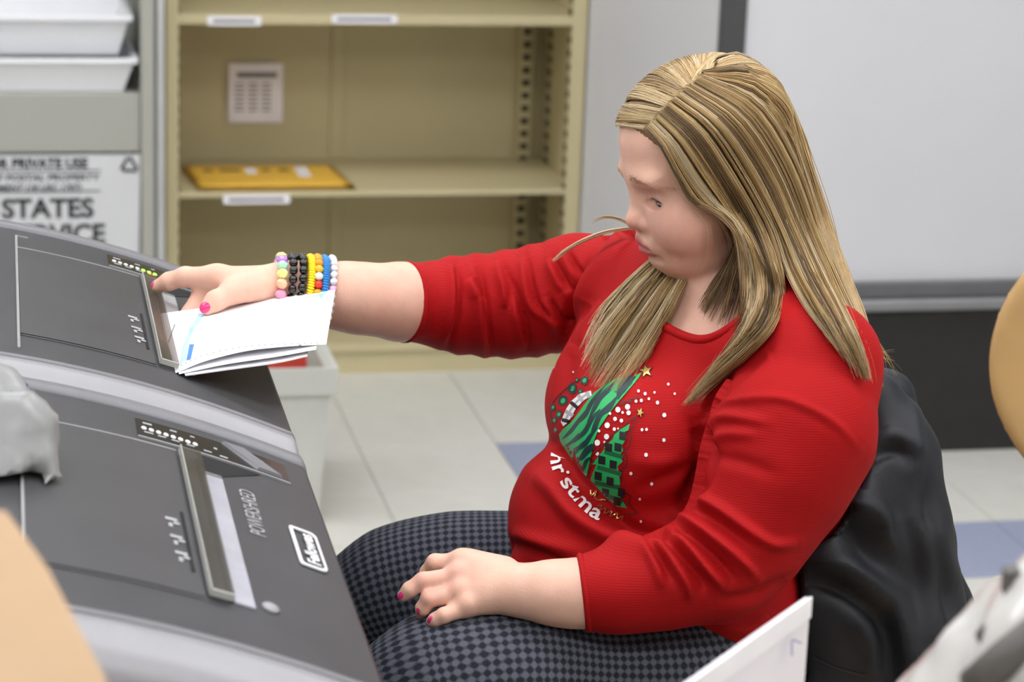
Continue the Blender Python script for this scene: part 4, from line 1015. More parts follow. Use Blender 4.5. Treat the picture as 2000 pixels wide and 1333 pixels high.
for cx, cy, r_ in ((565, 435, 20), (633, 415, 20), (640, 457, 17), (545, 500, 15), (590, 512, 14), (490, 545, 21), (540, 572, 13), (485, 625, 20), (420, 668, 22), (420, 745, 14), (510, 462, 10), (432, 585, 11), (598, 455, 10), (566, 568, 7), (470, 662, 8)):
    decal('polka_dot', pc(ellp(cx, cy, r_ * .9, r_, 12)), m_pw, sweater, T_, .0010, 5)
for cx, cy, r_ in ((844, 385, 12), (892, 473, 14), (735, 576, 10), (767, 574, 10), (889, 649, 12), (763, 753, 13), (657, 885, 11), (803, 958, 11), (719, 1066, 9), (727, 1223, 9), (710, 303, 10), (757, 322, 11), (783, 358, 9), (730, 370, 11), (693, 375, 10), (823, 313, 8), (920, 255, 9), (965, 322, 8), (710, 45, 9), (250, 170, 6)):
    decal('snow_dot', pc(ellp(cx, cy, r_, r_ * 1.15, 10)), m_pw, sweater, T_, .0010, 5)
gt = [(648, 535), (640, 580), (612, 592), (625, 640), (592, 690), (602, 722), (575, 762), (600, 800), (565, 832), (582, 960), (560, 980), (582, 1050), (632, 1130), (560, 1118), (480, 1050), (400, 962), (365, 945), (390, 880), (415, 822), (385, 820), (430, 762), (480, 702), (462, 708), (530, 640), (540, 612), (582, 575)]
decal('printed_tree', pc(gt), m_pg, sweater, T_, .0012)
for cx, cy in ((452, 790), (532, 822), (426, 903), (510, 940), (566, 700), (500, 700), (590, 1020), (478, 1020), (560, 1080), (600, 620)):
    decal('plaid_check', pc([(cx - 24, cy - 34), (cx + 26, cy - 22), (cx + 22, cy + 34), (cx - 26, cy + 24)]), m_pb, sweater, T_, .0018, 6)
for st in ([(420, 840), (590, 890)], [(400, 950), (580, 985)], [(470, 730), (600, 770)], [(500, 1050), (600, 1080)]): stroke('plaid_band', pc(st), 30 / 3.604, m_pg2, sweater, T_, .0015)
stroke('tree_outline', pc([(652, 505), (692, 488), (668, 560), (655, 612), (662, 625), (640, 705), (612, 712), (628, 760), (622, 840), (596, 845), (590, 930), (566, 962), (590, 1000), (600, 1022), (652, 1042), (640, 1090), (670, 1130), (700, 1165), (625, 1168)]), 6 / 3.604, m_pb, sweater, T_, .0011, 60)
stroke('tree_outline', pc([(652, 505), (600, 560), (530, 610), (450, 700), (380, 770), (370, 800), (395, 800), (360, 880), (340, 940)]), 6 / 3.604, m_pb, sweater, T_, .0011, 40)
stroke('tree_outline', pc([(560, 390), (610, 395), (600, 375), (660, 380), (650, 360), (720, 350)]), 6 / 3.604, m_pb, sweater, T_, .0011)
stroke('tree_outline', pc([(340, 205), (260, 240), (170, 310), (110, 380), (90, 450), (100, 540)]), 5 / 3.604, m_pb, sweater, T_, .0011)
def star(cx, cy, r_, rot, sk=1.): return [(cx + sk * r_ * (1 if k % 2 == 0 else .42) * math.cos(rot + math.pi * k / 5), cy + r_ * (1 if k % 2 == 0 else .42) * math.sin(rot + math.pi * k / 5)) for k in range(10)]
decal('printed_star', pc(star(762, 160, 58, -1.75)), m_pb, sweater, T_, .0010, 5); decal('printed_star', pc(star(762, 160, 46, -1.75)), m_pgold, sweater, T_, .0016, 5)
decal('printed_star', pc(star(722, 455, 42, -1.2, .75)), m_pb, sweater, T_, .0010, 5); decal('printed_star', pc(star(722, 455, 34, -1.2, .75)), m_pgold, sweater, T_, .0016, 5)
# word along the hem of the print
tv, tf = text_mesh('hristma', .018, 4); tv[:, 0] -= tv[:, 0].min()
path = spline(np.array(pc([(98, 735), (92, 800), (120, 888), (185, 985), (285, 1105), (365, 1178), (430, 1215)])), 120); sp_ = np.concatenate([[0], np.cumsum(np.linalg.norm(np.diff(path, axis=0), axis=1))])
tx = tv[:, 0] / tv[:, 0].max() * sp_[-1]; px_ = np.stack([np.interp(tx, sp_, path[:, k]) for k in (0, 1)], 1); tg = np.stack([np.interp(tx, sp_, np.gradient(path[:, k], sp_)) for k in (0, 1)], 1); tg /= np.linalg.norm(tg, axis=1)[:, None]
up_ = np.stack([tg[:, 1], -tg[:, 0]], 1); q_ = px_ + up_ * (tv[:, 1:2] / .7 * 29)
W = [on_sweater(x, y, .0028) for x, y in q_]; ok = [w_ is not None for w_ in W]; W = [w_ if w_ is not None else CO for w_ in W]
ff = [f for f in tf if all(ok[i] for i in f) and max(np.linalg.norm(W[f[i]] - W[f[i - 1]]) for i in range(len(f))) < .02]
W, ff = compact(W, ff); mk('lettering', W, ff, m_pw, sweater)
stroke('gold_script', pc([(372, 1000), (380, 1040), (420, 995), (402, 1045), (425, 1072), (460, 1068), (520, 1082)]), 2.2, m_pgold, sweater, T_, .0014)
stroke('gold_script', pc([(420, 1115), (450, 1110), (440, 1140), (480, 1130), (470, 1165), (520, 1150), (510, 1185), (560, 1165), (560, 1200), (605, 1185), (590, 1210)]), 2.2, m_pgold, sweater, T_, .0014)

# ---------------------------------------------------------------- hair
VC_ = np.concatenate([VB, VS2]); FC_ = np.concatenate([FB, FS2 + len(VB)])
def cap_sdf(p):
    q = (p - HC) @ HR * 1000; m = .001
    d = ell(q * m, np.array([1, 0, 20]) * m, np.array([90, 74, 72]) * m)
    d = smin(d, rc(p, P(1470, 380, 2.53), P(1530, 500, 2.52), .056, .042), .03)
    d = smin(d, rc(p, P(1530, 500, 2.52), P(1620, 640, 2.47), .042, .018), .03)
    d = smin(d, rc(p, P(1625, 640, 2.47), P(1680, 730, 2.43), .018, .006), .02)
    d = smin(d, rc(p, hl(-42, 22, -45), P(1492, 600, 2.475), .040, .028), .02)
    xh = np.interp(q[:, 2], [-400, -160, -60, -30, -8, 20, 50, 62, 75], [-60, -6, 2, 22, 40, 60, 83, 95, 140]) - .0 * np.abs(q[:, 1])
    return smax(d, (q[:, 0] - xh) * m, .004)
lo, hi = bb([hl(100, 0, 0), hl(-110, 0, 0), hl(0, 85, 100), hl(0, -85, 100), P(1720, 760, 2.42), P(1720, 760, 2.6)], .02)
VCap, FCap = polygonise(cap_sdf, lo, hi, .004)
HAIRC = [np.array(lin(c)[:3]) for c in ((222, 197, 148), (204, 171, 114), (174, 139, 88), (130, 100, 64), (88, 67, 46), (238, 218, 180))]
m_hair = M('blonde_hair', attr='tint', rough=.38, var=.05, vscale=60, spec=.55)
hair = mk('hair', VCap, FCap, m_hair, WOMAN, True); ct_ = np.tile(HAIRC[3], (len(VCap), 1)); dp_, _ = seg_dist2(proj(VCap), [(1262, 252), (1290, 218), (1330, 178), (1365, 155), (1378, 148)]); ct_[(dp_ < 5) & (((CO - VCap) @ HL) > 0)] = BASE; set_attr(hair, 'tint', ct_)
BVH_H = BVHTree.FromPolygons([tuple(v) for v in np.concatenate([VC_, VCap])], np.concatenate([FC_, FCap + len(VC_)]).tolist())
def guide(pts, K=26, lift=.006):
    """points (x, y, depth or None=lie on what is underneath) -> K resampled (x, y, depth)"""
    q = []
    for x, y, d in pts:
        if d in ('n', 'b'): q.append([x, y, None]); continue
        if d is None:
            h_ = BVH_H.ray_cast(Vector(CO), Vector(px_dir(x, y)).normalized()); d = h_[0].y - lift if h_[0] is not None else None
        q.append([x, y, d])
    ds = [(i, r_[2]) for i, r_ in enumerate(q) if r_[2] is not None]
    for i, r_ in enumerate(q):
        if r_[2] is None: r_[2] = float(np.interp(i, [a for a, _ in ds], [b for _, b in ds])) if ds else 2.45
    for r_, p_ in zip(q, pts):
        if p_[2] == 'b': r_[2] += .04
    return spline(np.array(q, float), K)
HV, HFc, HT = [], [], []; hoff = 0
PAT = None
def strands(sheet, N, thick=.012, wander=5., rad=.00042, cols=(0, 1, 1, 2, 2, 3, 3, 4, 4, 5), clumps=40, tip=.15, K=26, outward=None, fall=False):
    """fill the surface between ordered guide strands with N hairs"""
    global hoff
    G = np.stack([guide(g, K) for g in sheet]); ng = len(G); tt = np.linspace(0, 1, K)
    cs = np.sort(RNG.random(clumps)); cw = RNG.normal(0, 1, (clumps, 3, 2)); cc = RNG.integers(0, len(cols), clumps); cdep = RNG.random(clumps)
    for i in range(N):
        c = RNG.integers(0, clumps); s = np.clip(cs[c] + RNG.normal(0, .5 / clumps), 0, 1); x = s * (ng - 1); j = min(int(x), ng - 2); f = x - j
        g = G[j] * (1 - f) + G[j + 1] * f
        w_ = cw[c] * .75 + RNG.normal(0, .45, (3, 2)); env = tt[:, None] ** 1.2
        g = g.copy(); g[:, :2] += wander * env * (w_[0] * np.sin(2.2 * tt + w_[1, 0])[:, None] + .35 * w_[2] * np.sin(7 * tt + w_[1, 1] * 3)[:, None])
        g[:, :2] += RNG.normal(0, 1.2, 2)
        ins = RNG.random(); g[:, 2] += -thick * (.55 * cdep[c] + .45 * ins) * (.35 + .65 * np.sin(np.pi * np.clip(tt * .9 + .1, 0, 1)))
        L = int(K * (1 - tip * RNG.random() ** 1.5)); g = g[:max(L, 6)]; k = len(g)
        W = np.array([P(a, b, d) for a, b, d in g])
        emit(W, rad, HAIRC[cols[cc[c]]] * .72 + HAIRC[cols[RNG.integers(0, len(cols))]] * .28)
def emit(W, rad, col):
    global hoff
    k = len(W)
    r_ = rad * (.7 + .6 * RNG.random()) * np.interp(np.linspace(0, 1, k), [0, .1, .7, 1], [.7, 1, .9, .25])
    t_ = np.gradient(W, axis=0); t_ /= np.linalg.norm(t_, axis=1)[:, None] + 1e-12
    v_ = W - CO; a_ = np.cross(t_, v_); a_ /= np.linalg.norm(a_, axis=1)[:, None] + 1e-12; b_ = np.cross(a_, t_)
    ring = [W + r_[:, None] * (math.cos(an) * a_ + math.sin(an) * b_) for an in (.5, 2.6, 4.7)]
    HV.append(np.stack(ring, 1).reshape(-1, 3))
    ii = np.arange(k - 1)[:, None] * 3; fa = [np.concatenate([ii + m, ii + (m + 1) % 3, ii + 3 + (m + 1) % 3, ii + 3 + m], 1) for m in range(3)]
    HFc.append(np.concatenate(fa) + hoff); hoff += 3 * k
    HT.append(np.tile(col * (.9 + .2 * RNG.random()), (3 * k, 1)))
PARTL = spline(np.array([(1258, 254), (1290, 218), (1330, 178), (1365, 155), (1380, 147)], float), 50)
def sweep(ends, N, cols, clumps=40, h0=2., h1=5., K=14, t1=1., s0=0., s1=1., tail=None):
    '''hairs combed over the skull from the parting: each follows the head surface towards an end direction (head frame)'''
    cen = np.array([1, 0, 20.]); rr = np.array([90, 74, 72.]); cs = RNG.random(clumps); cc = RNG.integers(0, len(cols), clumps); ce = RNG.normal(0, .05, (clumps, 3)); ch = RNG.random(clumps)
    E_ = np.array(ends, float); E_ /= np.linalg.norm(E_, axis=1)[:, None]
    for i in range(N):
        c = RNG.integers(0, clumps); s = np.clip(cs[c] + RNG.normal(0, .012), 0, 1); ps = s0 + (s1 - s0) * s
        px, py = [np.interp(ps, np.linspace(0, 1, 50), PARTL[:, k]) for k in (0, 1)]
        h_ = BVH_H.ray_cast(Vector(CO), Vector(px_dir(px, py)).normalized())
        if h_[0] is None: continue
        u0 = (hloc(np.array(h_[0])) - cen) / rr; u0 /= np.linalg.norm(u0)
        x = s * (len(E_) - 1); j = min(int(x), len(E_) - 2); u1 = E_[j] * (1 - x + j) + E_[j + 1] * (x - j) + ce[c] + RNG.normal(0, .02, 3); u1 /= np.linalg.norm(u1)
        om = math.acos(np.clip(u0 @ u1, -1, 1)); t = np.linspace(0, t1 * (.9 + .1 * RNG.random()), K)
        q = (np.sin((1 - t) * om)[:, None] * u0 + np.sin(t * om)[:, None] * u1) / math.sin(om)
        hh = (h0 + (h1 - h0) * (.5 * ch[c] + .5 * RNG.random())) * np.sin(np.pi * np.clip(t * .8 + .12, 0, 1))
        W = HC + (cen + q * (rr + hh[:, None])) * .001 @ HR.T
        if tail is not None:
            tl = [P(a0 + (a1 - a0) * s + RNG.normal(0, 5), b_, dd) for a0, a1, b_, dd in tail]; Q = np.vstack([W[:int(K * .8)]] + tl); sl = np.concatenate([[0], np.cumsum(np.linalg.norm(np.diff(Q, axis=0), axis=1))]); ss = np.linspace(0, sl[-1], 30)
            W = np.stack([np.interp(ss, sl, Q[:, k]) for k in range(3)], 1)
            for _ in range(6): W[1:-1] = (W[:-2] + 2 * W[1:-1] + W[2:]) / 4
        emit(W, .0004, HAIRC[cols[cc[c]]] * .55 + HAIRC[cols[RNG.integers(0, len(cols))]] * .45)
n0 = None
# near side: front strands by the cheek to the back of the head
strands([[(1262, 252, None), (1290, 285, None), (1322, 345, None), (1350, 390, None), (1395, 412, 2.425), (1430, 440, 2.42), (1442, 480, 2.425), (1450, 540, 2.43), (1462, 600, 2.44), (1440, 660, None)],
         [(1275, 238, None), (1315, 280, None), (1360, 350, None), (1400, 400, None), (1440, 440, 2.42), (1462, 500, 2.42), (1472, 560, 2.42), (1462, 640, None), (1400, 720, None), (1340, 800, None)],
         [(1295, 215, None), (1350, 265, None), (1405, 345, None), (1455, 430, None), (1490, 510, 2.415), (1505, 570, 2.41), (1490, 640, None), (1430, 700, None), (1375, 750, None), (1318, 815, None)],
         [(1315, 195, None), (1385, 250, None), (1445, 340, None), (1500, 440, None), (1525, 520, 2.415), (1532, 580, 2.41), (1510, 640, None), (1460, 695, None), (1400, 745, None), (1345, 790, None)]], 1500, .016, 8, clumps=55, tip=.35)
strands([[(1315, 195, None), (1385, 250, None), (1445, 340, None), (1500, 440, None), (1525, 520, 2.42), (1560, 590, None), (1600, 640, None), (1640, 690, None)],
         [(1335, 178, None), (1420, 240, None), (1490, 340, None), (1540, 450, None), (1580, 540, 2.43), (1625, 620, None), (1662, 690, None), (1685, 745, None)],
         [(1355, 162, None), (1455, 225, None), (1525, 330, None), (1575, 450, None), (1620, 550, 2.43), (1655, 625, None), (1682, 690, None), (1700, 765, None)],
         [(1372, 150, None), (1480, 205, None), (1552, 320, None), (1598, 450, None), (1640, 550, 2.45), (1675, 630, 2.40), (1700, 710, 2.37), (1712, 775, 2.36)]], 1700, .016, 6, clumps=60, tip=.35)
strands([[(1372, 150, None), (1480, 205, None), (1552, 320, None), (1598, 450, None), (1640, 550, 2.45), (1675, 630, 2.40), (1700, 710, 2.37), (1712, 775, 2.36)],
         [(1378, 146, None), (1490, 170, None), (1565, 290, 2.50), (1606, 440, 2.52), (1650, 550, 2.52), (1690, 640, 2.50), (1714, 710, 2.48), (1720, 770, 2.47)],
         [(1372, 140, None), (1470, 135, None), (1560, 240, 2.56), (1604, 400, 2.58), (1650, 540, 2.58), (1688, 630, 2.55), (1712, 700, 2.52), (1718, 750, 2.5)]], 900, .012, 4, clumps=40, tip=.3)
# over the crown and to the far side of the parting, combed along the skull
sweep([(.80, -.75, .30), (.55, -.95, .25), (.2, -1., .2), (-.2, -1., .25), (-.6, -.8, .3)], 1300, (0, 0, 1, 2, 5, 5, 3), 60)
sweep([(-.75, -.55, .55), (-.9, -.1, .4), (-1., .1, .15)], 700, (0, 1, 1, 2, 5, 3), 40, s0=.6)
sweep([(-.6, .75, .2), (-.85, .5, .0), (-1., .2, -.2), (-1, -.1, -.2)], 1200, (0, 1, 1, 2, 2, 3, 5), 60, 3, 8, 20, s0=.35, t1=.85, tail=((1565, 1612, 420, 2.49), (1610, 1655, 540, 2.46), (1655, 1695, 640, 2.41), (1690, 1712, 735, 2.38)))
sweep([(.05, 1., -.25), (-.35, 1., -.25), (-.75, .7, -.3), (-1., .3, -.35)], 900, (0, 1, 1, 2, 2, 3, 4), 60, 2, 6, 20, s0=.1)
strands([[(1395, 135, None), (1450, 112, 2.55), (1520, 165, 2.57), (1562, 250, 2.58), (1590, 340, 2.59), (1625, 450, 2.59), (1660, 560, 2.57), (1695, 650, 2.54), (1716, 735, 2.5)],
         [(1400, 120, None), (1440, 104, 2.57), (1500, 140, 2.60), (1545, 215, 2.62), (1580, 330, 2.63), (1615, 440, 2.63), (1650, 540, 2.61), (1685, 630, 2.57), (1708, 700, 2.53)]], 500, .010, 3, clumps=24)
# far locks hanging behind the chin and over the chest
strands([[(1300, 480, 'b'), (1252, 525, None), (1205, 575, None), (1165, 630, None), (1142, 690, None)],
         [(1325, 500, 'b'), (1276, 552, None), (1230, 615, None), (1180, 690, None), (1150, 750, None)],
         [(1338, 505, 'b'), (1300, 560, None), (1262, 625, None), (1215, 700, None), (1165, 770, None)],
         [(1362, 510, 'b'), (1328, 575, None), (1295, 635, None), (1255, 700, None), (1195, 780, None)]], 900, .018, 12, clumps=30, cols=(0, 1, 1, 2, 3, 4, 5), tip=.5)
strands([[(1440, 455, None), (1418, 505, None), (1385, 555, None), (1352, 605, None)], [(1450, 450, None), (1430, 520, None), (1410, 580, None), (1385, 640, None)], [(1470, 450, 2.43), (1455, 530, 2.43), (1445, 590, None), (1430, 650, None)]], 150, .006, 7, cols=(2, 3, 3, 4, 4), clumps=14, K=16)  # inner hair beside the neck; darker tones paint in its shade
# wind-blown lock past the nose, loose fly-away hairs
strands([[(1262, 440, 2.60), (1225, 442, 2.60), (1170, 452, 2.60), (1110, 480, 2.60), (1068, 522, 2.60)], [(1262, 446, 2.60), (1225, 450, 2.60), (1175, 460, 2.60), (1118, 486, 2.60), (1075, 515, 2.60)]], 36, .006, 2.5, cols=(5, 0, 0), clumps=5, K=18)
strands([[(1235, 440, 2.60), (1205, 425, 2.60), (1175, 422, 2.60), (1145, 440, 2.6)], [(1235, 442, 2.60), (1208, 428, 2.60), (1180, 424, 2.60), (1150, 436, 2.6)]], 10, .002, 2, cols=(1, 2), clumps=2, K=12)
strands([[(1300, 330, None), (1335, 390, None), (1375, 430, None), (1382, 470, None), (1370, 510, None), (1345, 540, None)], [(1310, 320, None), (1350, 385, None), (1395, 425, None), (1415, 460, None), (1425, 500, None), (1430, 560, None)]], 16, .003, 9, rad=.00024, cols=(5, 0), clumps=7, K=20)
strands([[(1300, 480, 'b'), (1252, 525, None), (1190, 590, None), (1130, 690, None)], [(1362, 510, 'b'), (1328, 575, None), (1285, 660, None), (1225, 760, None)]], 70, .010, 20, rad=.0003, cols=(0, 1, 5), clumps=24)
strands([[(1560, 560, 2.42), (1620, 620, None), (1690, 690, 2.40), (1760, 700, 2.42)], [(1640, 540, 2.46), (1700, 620, 2.45), (1730, 690, 2.44), (1735, 740, 2.44)]], 26, .006, 18, rad=.00022, cols=(0, 1), clumps=12)
strands([[(1270, 235, None), (1240, 215, 2.51), (1205, 225, 2.51), (1190, 250, 2.51)], [(1350, 130, 2.52), (1290, 125, 2.53), (1270, 140, 2.53), (1255, 160, 2.53)]], 14, .003, 10, rad=.0002, cols=(1, 2), clumps=8, K=14)
hs = mk('hair_strands', np.concatenate(HV), np.concatenate(HFc), m_hair, hair, True); set_attr(hs, 'tint', np.concatenate(HT)); hs['kind'] = 'stuff'
# ================================================================ paper being shredded
m_sheet = M('sheet_white', (250, 250, 252), .6, var=.006, vscale=4)
m_pblue = M('ink_light_blue', (176, 211, 242), .6); m_pblue2 = M('ink_blue', (70, 130, 212), .6); m_pblue3 = M('ink_sky', (150, 205, 240), .6); m_perf = M('perforation', (90, 90, 110), .7); m_faint = M('ink_faint', (214, 214, 236), .6)
def sheet(name, label, top, bot, n=24, m=10, th=.0003, cat='paper', sag=0.):
    tp = spline(np.array(top, float), n); bt = spline(np.array(bot, float), n)
    A_ = np.array([P(*r_) for r_ in tp]); B_ = np.array([P(*r_) for r_ in bt])
    g = []
    for j in range(m + 1):
        t = j / m; row = A_ * (1 - t) + B_ * t; row[:, 2] -= sag * math.sin(math.pi * t) * np.sin(np.pi * np.linspace(0, 1, n)); g.append(row)
    V = np.concatenate(g); k = len(V); nr = np.cross(A_[-1] - A_[0], B_[0] - A_[0]); nr /= np.linalg.norm(nr); V2 = np.vstack([V, V - nr * th if nr[2] > 0 else V + nr * th])
    Fc = [[j * n + i, j * n + i + 1, (j + 1) * n + i + 1, (j + 1) * n + i] for j in range(m) for i in range(n - 1)]; Fc = Fc + [[a + k for a in f[::-1]] for f in Fc]
    bd = [i for i in range(n)] + [(j + 1) * n + n - 1 for j in range(m)] + [m * n + n - 2 - i for i in range(n - 1)] + [(m - 1 - j) * n for j in range(m - 1)]
    Fc += [[bd[i], bd[(i + 1) % len(bd)], bd[(i + 1) % len(bd)] + k, bd[i] + k] for i in range(len(bd))]
    t = thing(name, label, cat, B_[0], 0, 'papers being fed into the far shredder'); mk('leaf', V2, Fc, m_sheet, t, False)
    return t, BVHTree.FromPolygons([tuple(v) for v in V2], Fc)
LIFT = .0003
s1, T1 = sheet('printed_form', 'white printed form with blue stripe under her thumb, half in the slot', [(312, 613, 2.562), (385, 603, 2.575), (520, 583, 2.585), (655, 564, 2.59)], [(343, 729, 2.342), (400, 706, 2.355), (480, 686, 2.37), (560, 677, 2.38), (637, 673, 2.39)])
def p5(pts): return [(280 + x / 5, 480 + y / 5) for x, y in pts]
decal('blue_stripe', p5([(545, 655), (490, 760), (430, 870), (380, 1000), (355, 1158), (418, 1112), (440, 960), (490, 830), (560, 730), (598, 672)]), m_pblue, s1, T1, .0005, 5)
decal('blue_block', p5([(450, 965), (496, 962), (462, 1112), (420, 1122)]), m_pblue2, s1, T1, .0009, 5)
decal('blue_mark', p5([(450, 800), (490, 790), (478, 850), (440, 868)]), m_pblue3, s1, T1, .0009, 5)
decal('blue_logo', p5([(1590, 505), (1720, 478), (1722, 468), (1790, 462), (1760, 480), (1745, 512), (1720, 512), (1722, 492)]), m_pblue3, s1, T1, .0005, 5)
for st, w_, m_ in (([(240, 960), (270, 870), (308, 768)], 2.2, m_inkg), ([(515, 1060), (545, 975)], 3, m_faint), ([(560, 1050), (590, 960)], 3, m_faint), ([(725, 830), (1140, 800)], 2, m_faint), ([(362, 1150), (400, 960), (545, 660)], .8, m_pblue3)):
    stroke('print_line', p5(st), w_, m_, s1, T1, .0006)
for k in range(24):
    x = np.interp(k, [0, 4, 8, 12, 23], [325, 505, 745, 1000, 1700]); y = np.interp(x, [325, 420, 555, 745, 1000, 1250, 1525, 1760], [1190, 1142, 1085, 1030, 985, 965, 958, 950])
    decal('perforation', p5(ellp(x, y, 5.5, 6, 6)), m_perf, s1, T1, .0006, 4)
decal('black_tick', p5([(1510, 972), (1545, 968), (1545, 985), (1510, 988)]), m_ink, s1, T1, .0006, 4)
sheet('folded_form', 'lower white sheet curling below the printed form', [(320, 640, 2.52), (420, 640, 2.53), (540, 620, 2.55), (620, 600, 2.56)], [(362, 733, 2.335), (440, 722, 2.345), (540, 708, 2.36), (600, 695, 2.37)], th=.0012)
sheet('folded_form', 'middle white sheet showing a corner beyond the lower sheet', [(318, 630, 2.53), (420, 625, 2.54), (540, 605, 2.56), (632, 585, 2.57)], [(350, 731, 2.338), (440, 712, 2.35), (540, 697, 2.365), (617, 683, 2.375)])

# ================================================================ bracelets on the right wrist
def arm_at(x):
    xs = [556, 600, 650, 700]; i = np.argsort(xs); 
    ys = [549, 560, 576, 583]; ds = [2.61, 2.615, 2.625, 2.635]; rs = [31, 40, 55, 63]
    if x < 556: return np.array([x, 549 - (556 - x) * .06, 2.606]), 30.5
    return np.array([x, np.interp(x, xs, ys), np.interp(x, xs, ds)]), float(np.interp(x, xs, rs))
AX = P(640, 572, 2.62) - P(545, 548, 2.61); AX /= np.linalg.norm(AX); AV = np.cross(AX, [0, 1., 0]); AV /= np.linalg.norm(AV); AV = AV if AV[2] > 0 else -AV; AD = np.cross(AX, AV); AD = AD if AD[1] < 0 else -AD
def ico(c, ax, up, dp, sx, sy, sz, seg=10, ring=7):
    bm = bmesh.new(); bmesh.ops.create_uvsphere(bm, u_segments=seg, v_segments=ring, radius=1)
    for v in bm.verts: v.co = Vector(c + ax * v.co[0] * sx + up * v.co[1] * sy + dp * v.co[2] * sz)
    return bm
def bracelet(label, x, cols, bead, kind='round', lean=.30, extra=0.):
    c_, rp = arm_at(x); C = P(*c_); R0 = rp * mpp(*c_)
    def surf(a):
        rd = math.cos(a) * AV + math.sin(a) * AD; h_ = BVH_BODY.ray_cast(Vector(C - AX * lean * R0 * math.cos(a) + rd * .12), Vector(-rd)); dd = .12 - h_[3] if h_[0] is not None else R0
        return min(max(dd, R0 * .7), R0 * 1.5) + bead * .93
    tab = np.array([surf(2 * math.pi * k / 48) for k in range(48)]); tab = (np.roll(tab, 1) + tab + np.roll(tab, -1)) / 3; tab = np.append(tab, tab[0])
    def Rf(a): return float(np.interp(a % (2 * math.pi), np.linspace(0, 2 * math.pi, 49), tab))
    R_ = float(tab.mean())
    t = thing('bracelet', label, 'bracelet', C, 0, 'bead bracelets on the wrist')
    n = max(8, int(2 * math.pi * R_ / (bead * (1.98 if kind != 'disc' else .62))))
    cord = [C + Rf(a) * (math.cos(a) * AV + math.sin(a) * AD) - AX * lean * R0 * math.cos(a) for a in np.linspace(0, 2 * math.pi, 41)]
    tube_obj('cord', cord, .0006, M('elastic_cord', (60, 50, 50), .6), t, 5)
    for k in range(n):
        a = 2 * math.pi * (k + .35) / n; rd = math.cos(a) * AV + math.sin(a) * AD; tg = -math.sin(a) * AV + math.cos(a) * AD
        c = C + Rf(a) * rd - AX * lean * R0 * math.cos(a); mt = cols[k % len(cols)]
        if kind == 'disc': bm = ico(c, AX, rd, tg, bead * .95, bead * .9, bead * .36, 12, 6)
        elif kind == 'barrel': bm = ico(c, AX, rd, tg, bead * 1.1, bead * 1.05, bead * .95)
        elif kind == 'facet': bm = ico(c, AX, rd, tg, bead * 1.15, bead, bead * 1.05, 8, 5)
        else: bm = ico(c, AX, rd, tg, bead, bead, bead, 12, 8)
        bm_obj('bead', bm, mt, t, kind != 'facet')
    return t
def pas(n, c): return M('bead_' + n, c, .2, var=.03, sss=.2)
bl_ = M('bead_black', (10, 10, 11), .06, var=0, spec=.6, coat=.5)
bracelet('pastel faceted bead bracelet closest to the hand', 546, [pas('violet', (206, 138, 222)), pas('mint', (176, 222, 196)), pas('lime', (222, 226, 140)), pas('peach', (250, 186, 150)), pas('rose', (248, 160, 190)), pas('violet2', (190, 140, 214))], .0055, 'facet', .25)
bracelet('glossy black bead bracelet beside the pastel bracelet', 566, [bl_], .0048, 'round', .25)
bracelet('glossy black bead bracelet beside the yellow bracelet', 584, [bl_], .0048, 'round', .20)
bracelet('yellow disc bead bracelet on the wrist', 600, [M('bead_yellow', (245, 226, 40), .4)], .0046, 'disc', .2)
bracelet('orange and white barrel bead bracelet on the wrist', 613, [pas('orange', (252, 160, 40)), pas('orange', (252, 160, 40)), pas('amber', (252, 190, 60)), pas('cream', (238, 232, 214)), pas('red', (226, 60, 40)), pas('orange', (252, 160, 40))], .0046, 'barrel', .2)
bracelet('bright blue disc bead bracelet on the wrist', 626, [M('bead_blue', (52, 142, 214), .45)], .0044, 'disc', .18)
bracelet('marbled white bead bracelet with a pink bead nearest the elbow', 640, [M('bead_marble', (226, 228, 232), .15, var=.25, vscale=220)] * 5 + [pas('pink', (246, 176, 206))], .0042, 'round', .16)

# ================================================================ chair and the black jacket hung on it
m_jac = M('black_jacket', (30, 32, 37), .55, var=.08, vscale=10, spec=.4, bump=.1, bscale=300)
JK = [J(1700, 790, 2.52, 70), J(1735, 900, 2.50, 90), J(1742, 1050, 2.48, 110), J(1745, 1250, 2.46, 140), J(1740, 1500, 2.44, 160)]
JK2 = [J(1640, 960, 2.47, 110), J(1600, 1150, 2.44, 130), J(1590, 1500, 2.42, 150)]
JK3 = [J(1745, 770, 2.58, 36), J(1770, 900, 2.56, 46), J(1795, 1050, 2.55, 62), J(1825, 1200, 2.53, 72), J(1840, 1400, 2.52, 80)]
JK4 = [J(1600, 690, 2.72, 50), J(1720, 770, 2.58, 44)]
def jacket(p):
    d = chain(p, JK, .03); d = smin(d, chain(p, JK2, .03), .02); d = smin(d, chain(p, JK3, .02), .008); d = smin(d, chain(p, JK4, .02), .02)
    d = smax(d, -(sweater_core(p) - .004), .008); d = smax(d, -(chain(p, SL_L, .03) - .004), .008); d = smax(d, -(legs(p) - .003), .008)
    return smax(d, .46 - p[:, 2], .006)
lo, hi = bb([a for a, _ in JK + JK2 + JK3 + JK4], .10)
VJ, FJ = polygonise(jacket, lo, hi, .0055)
NJ = grad(jacket, VJ); pj = proj(VJ); fj = ((CO - VJ) * NJ).sum(1) > 0; dj = np.zeros(len(VJ))
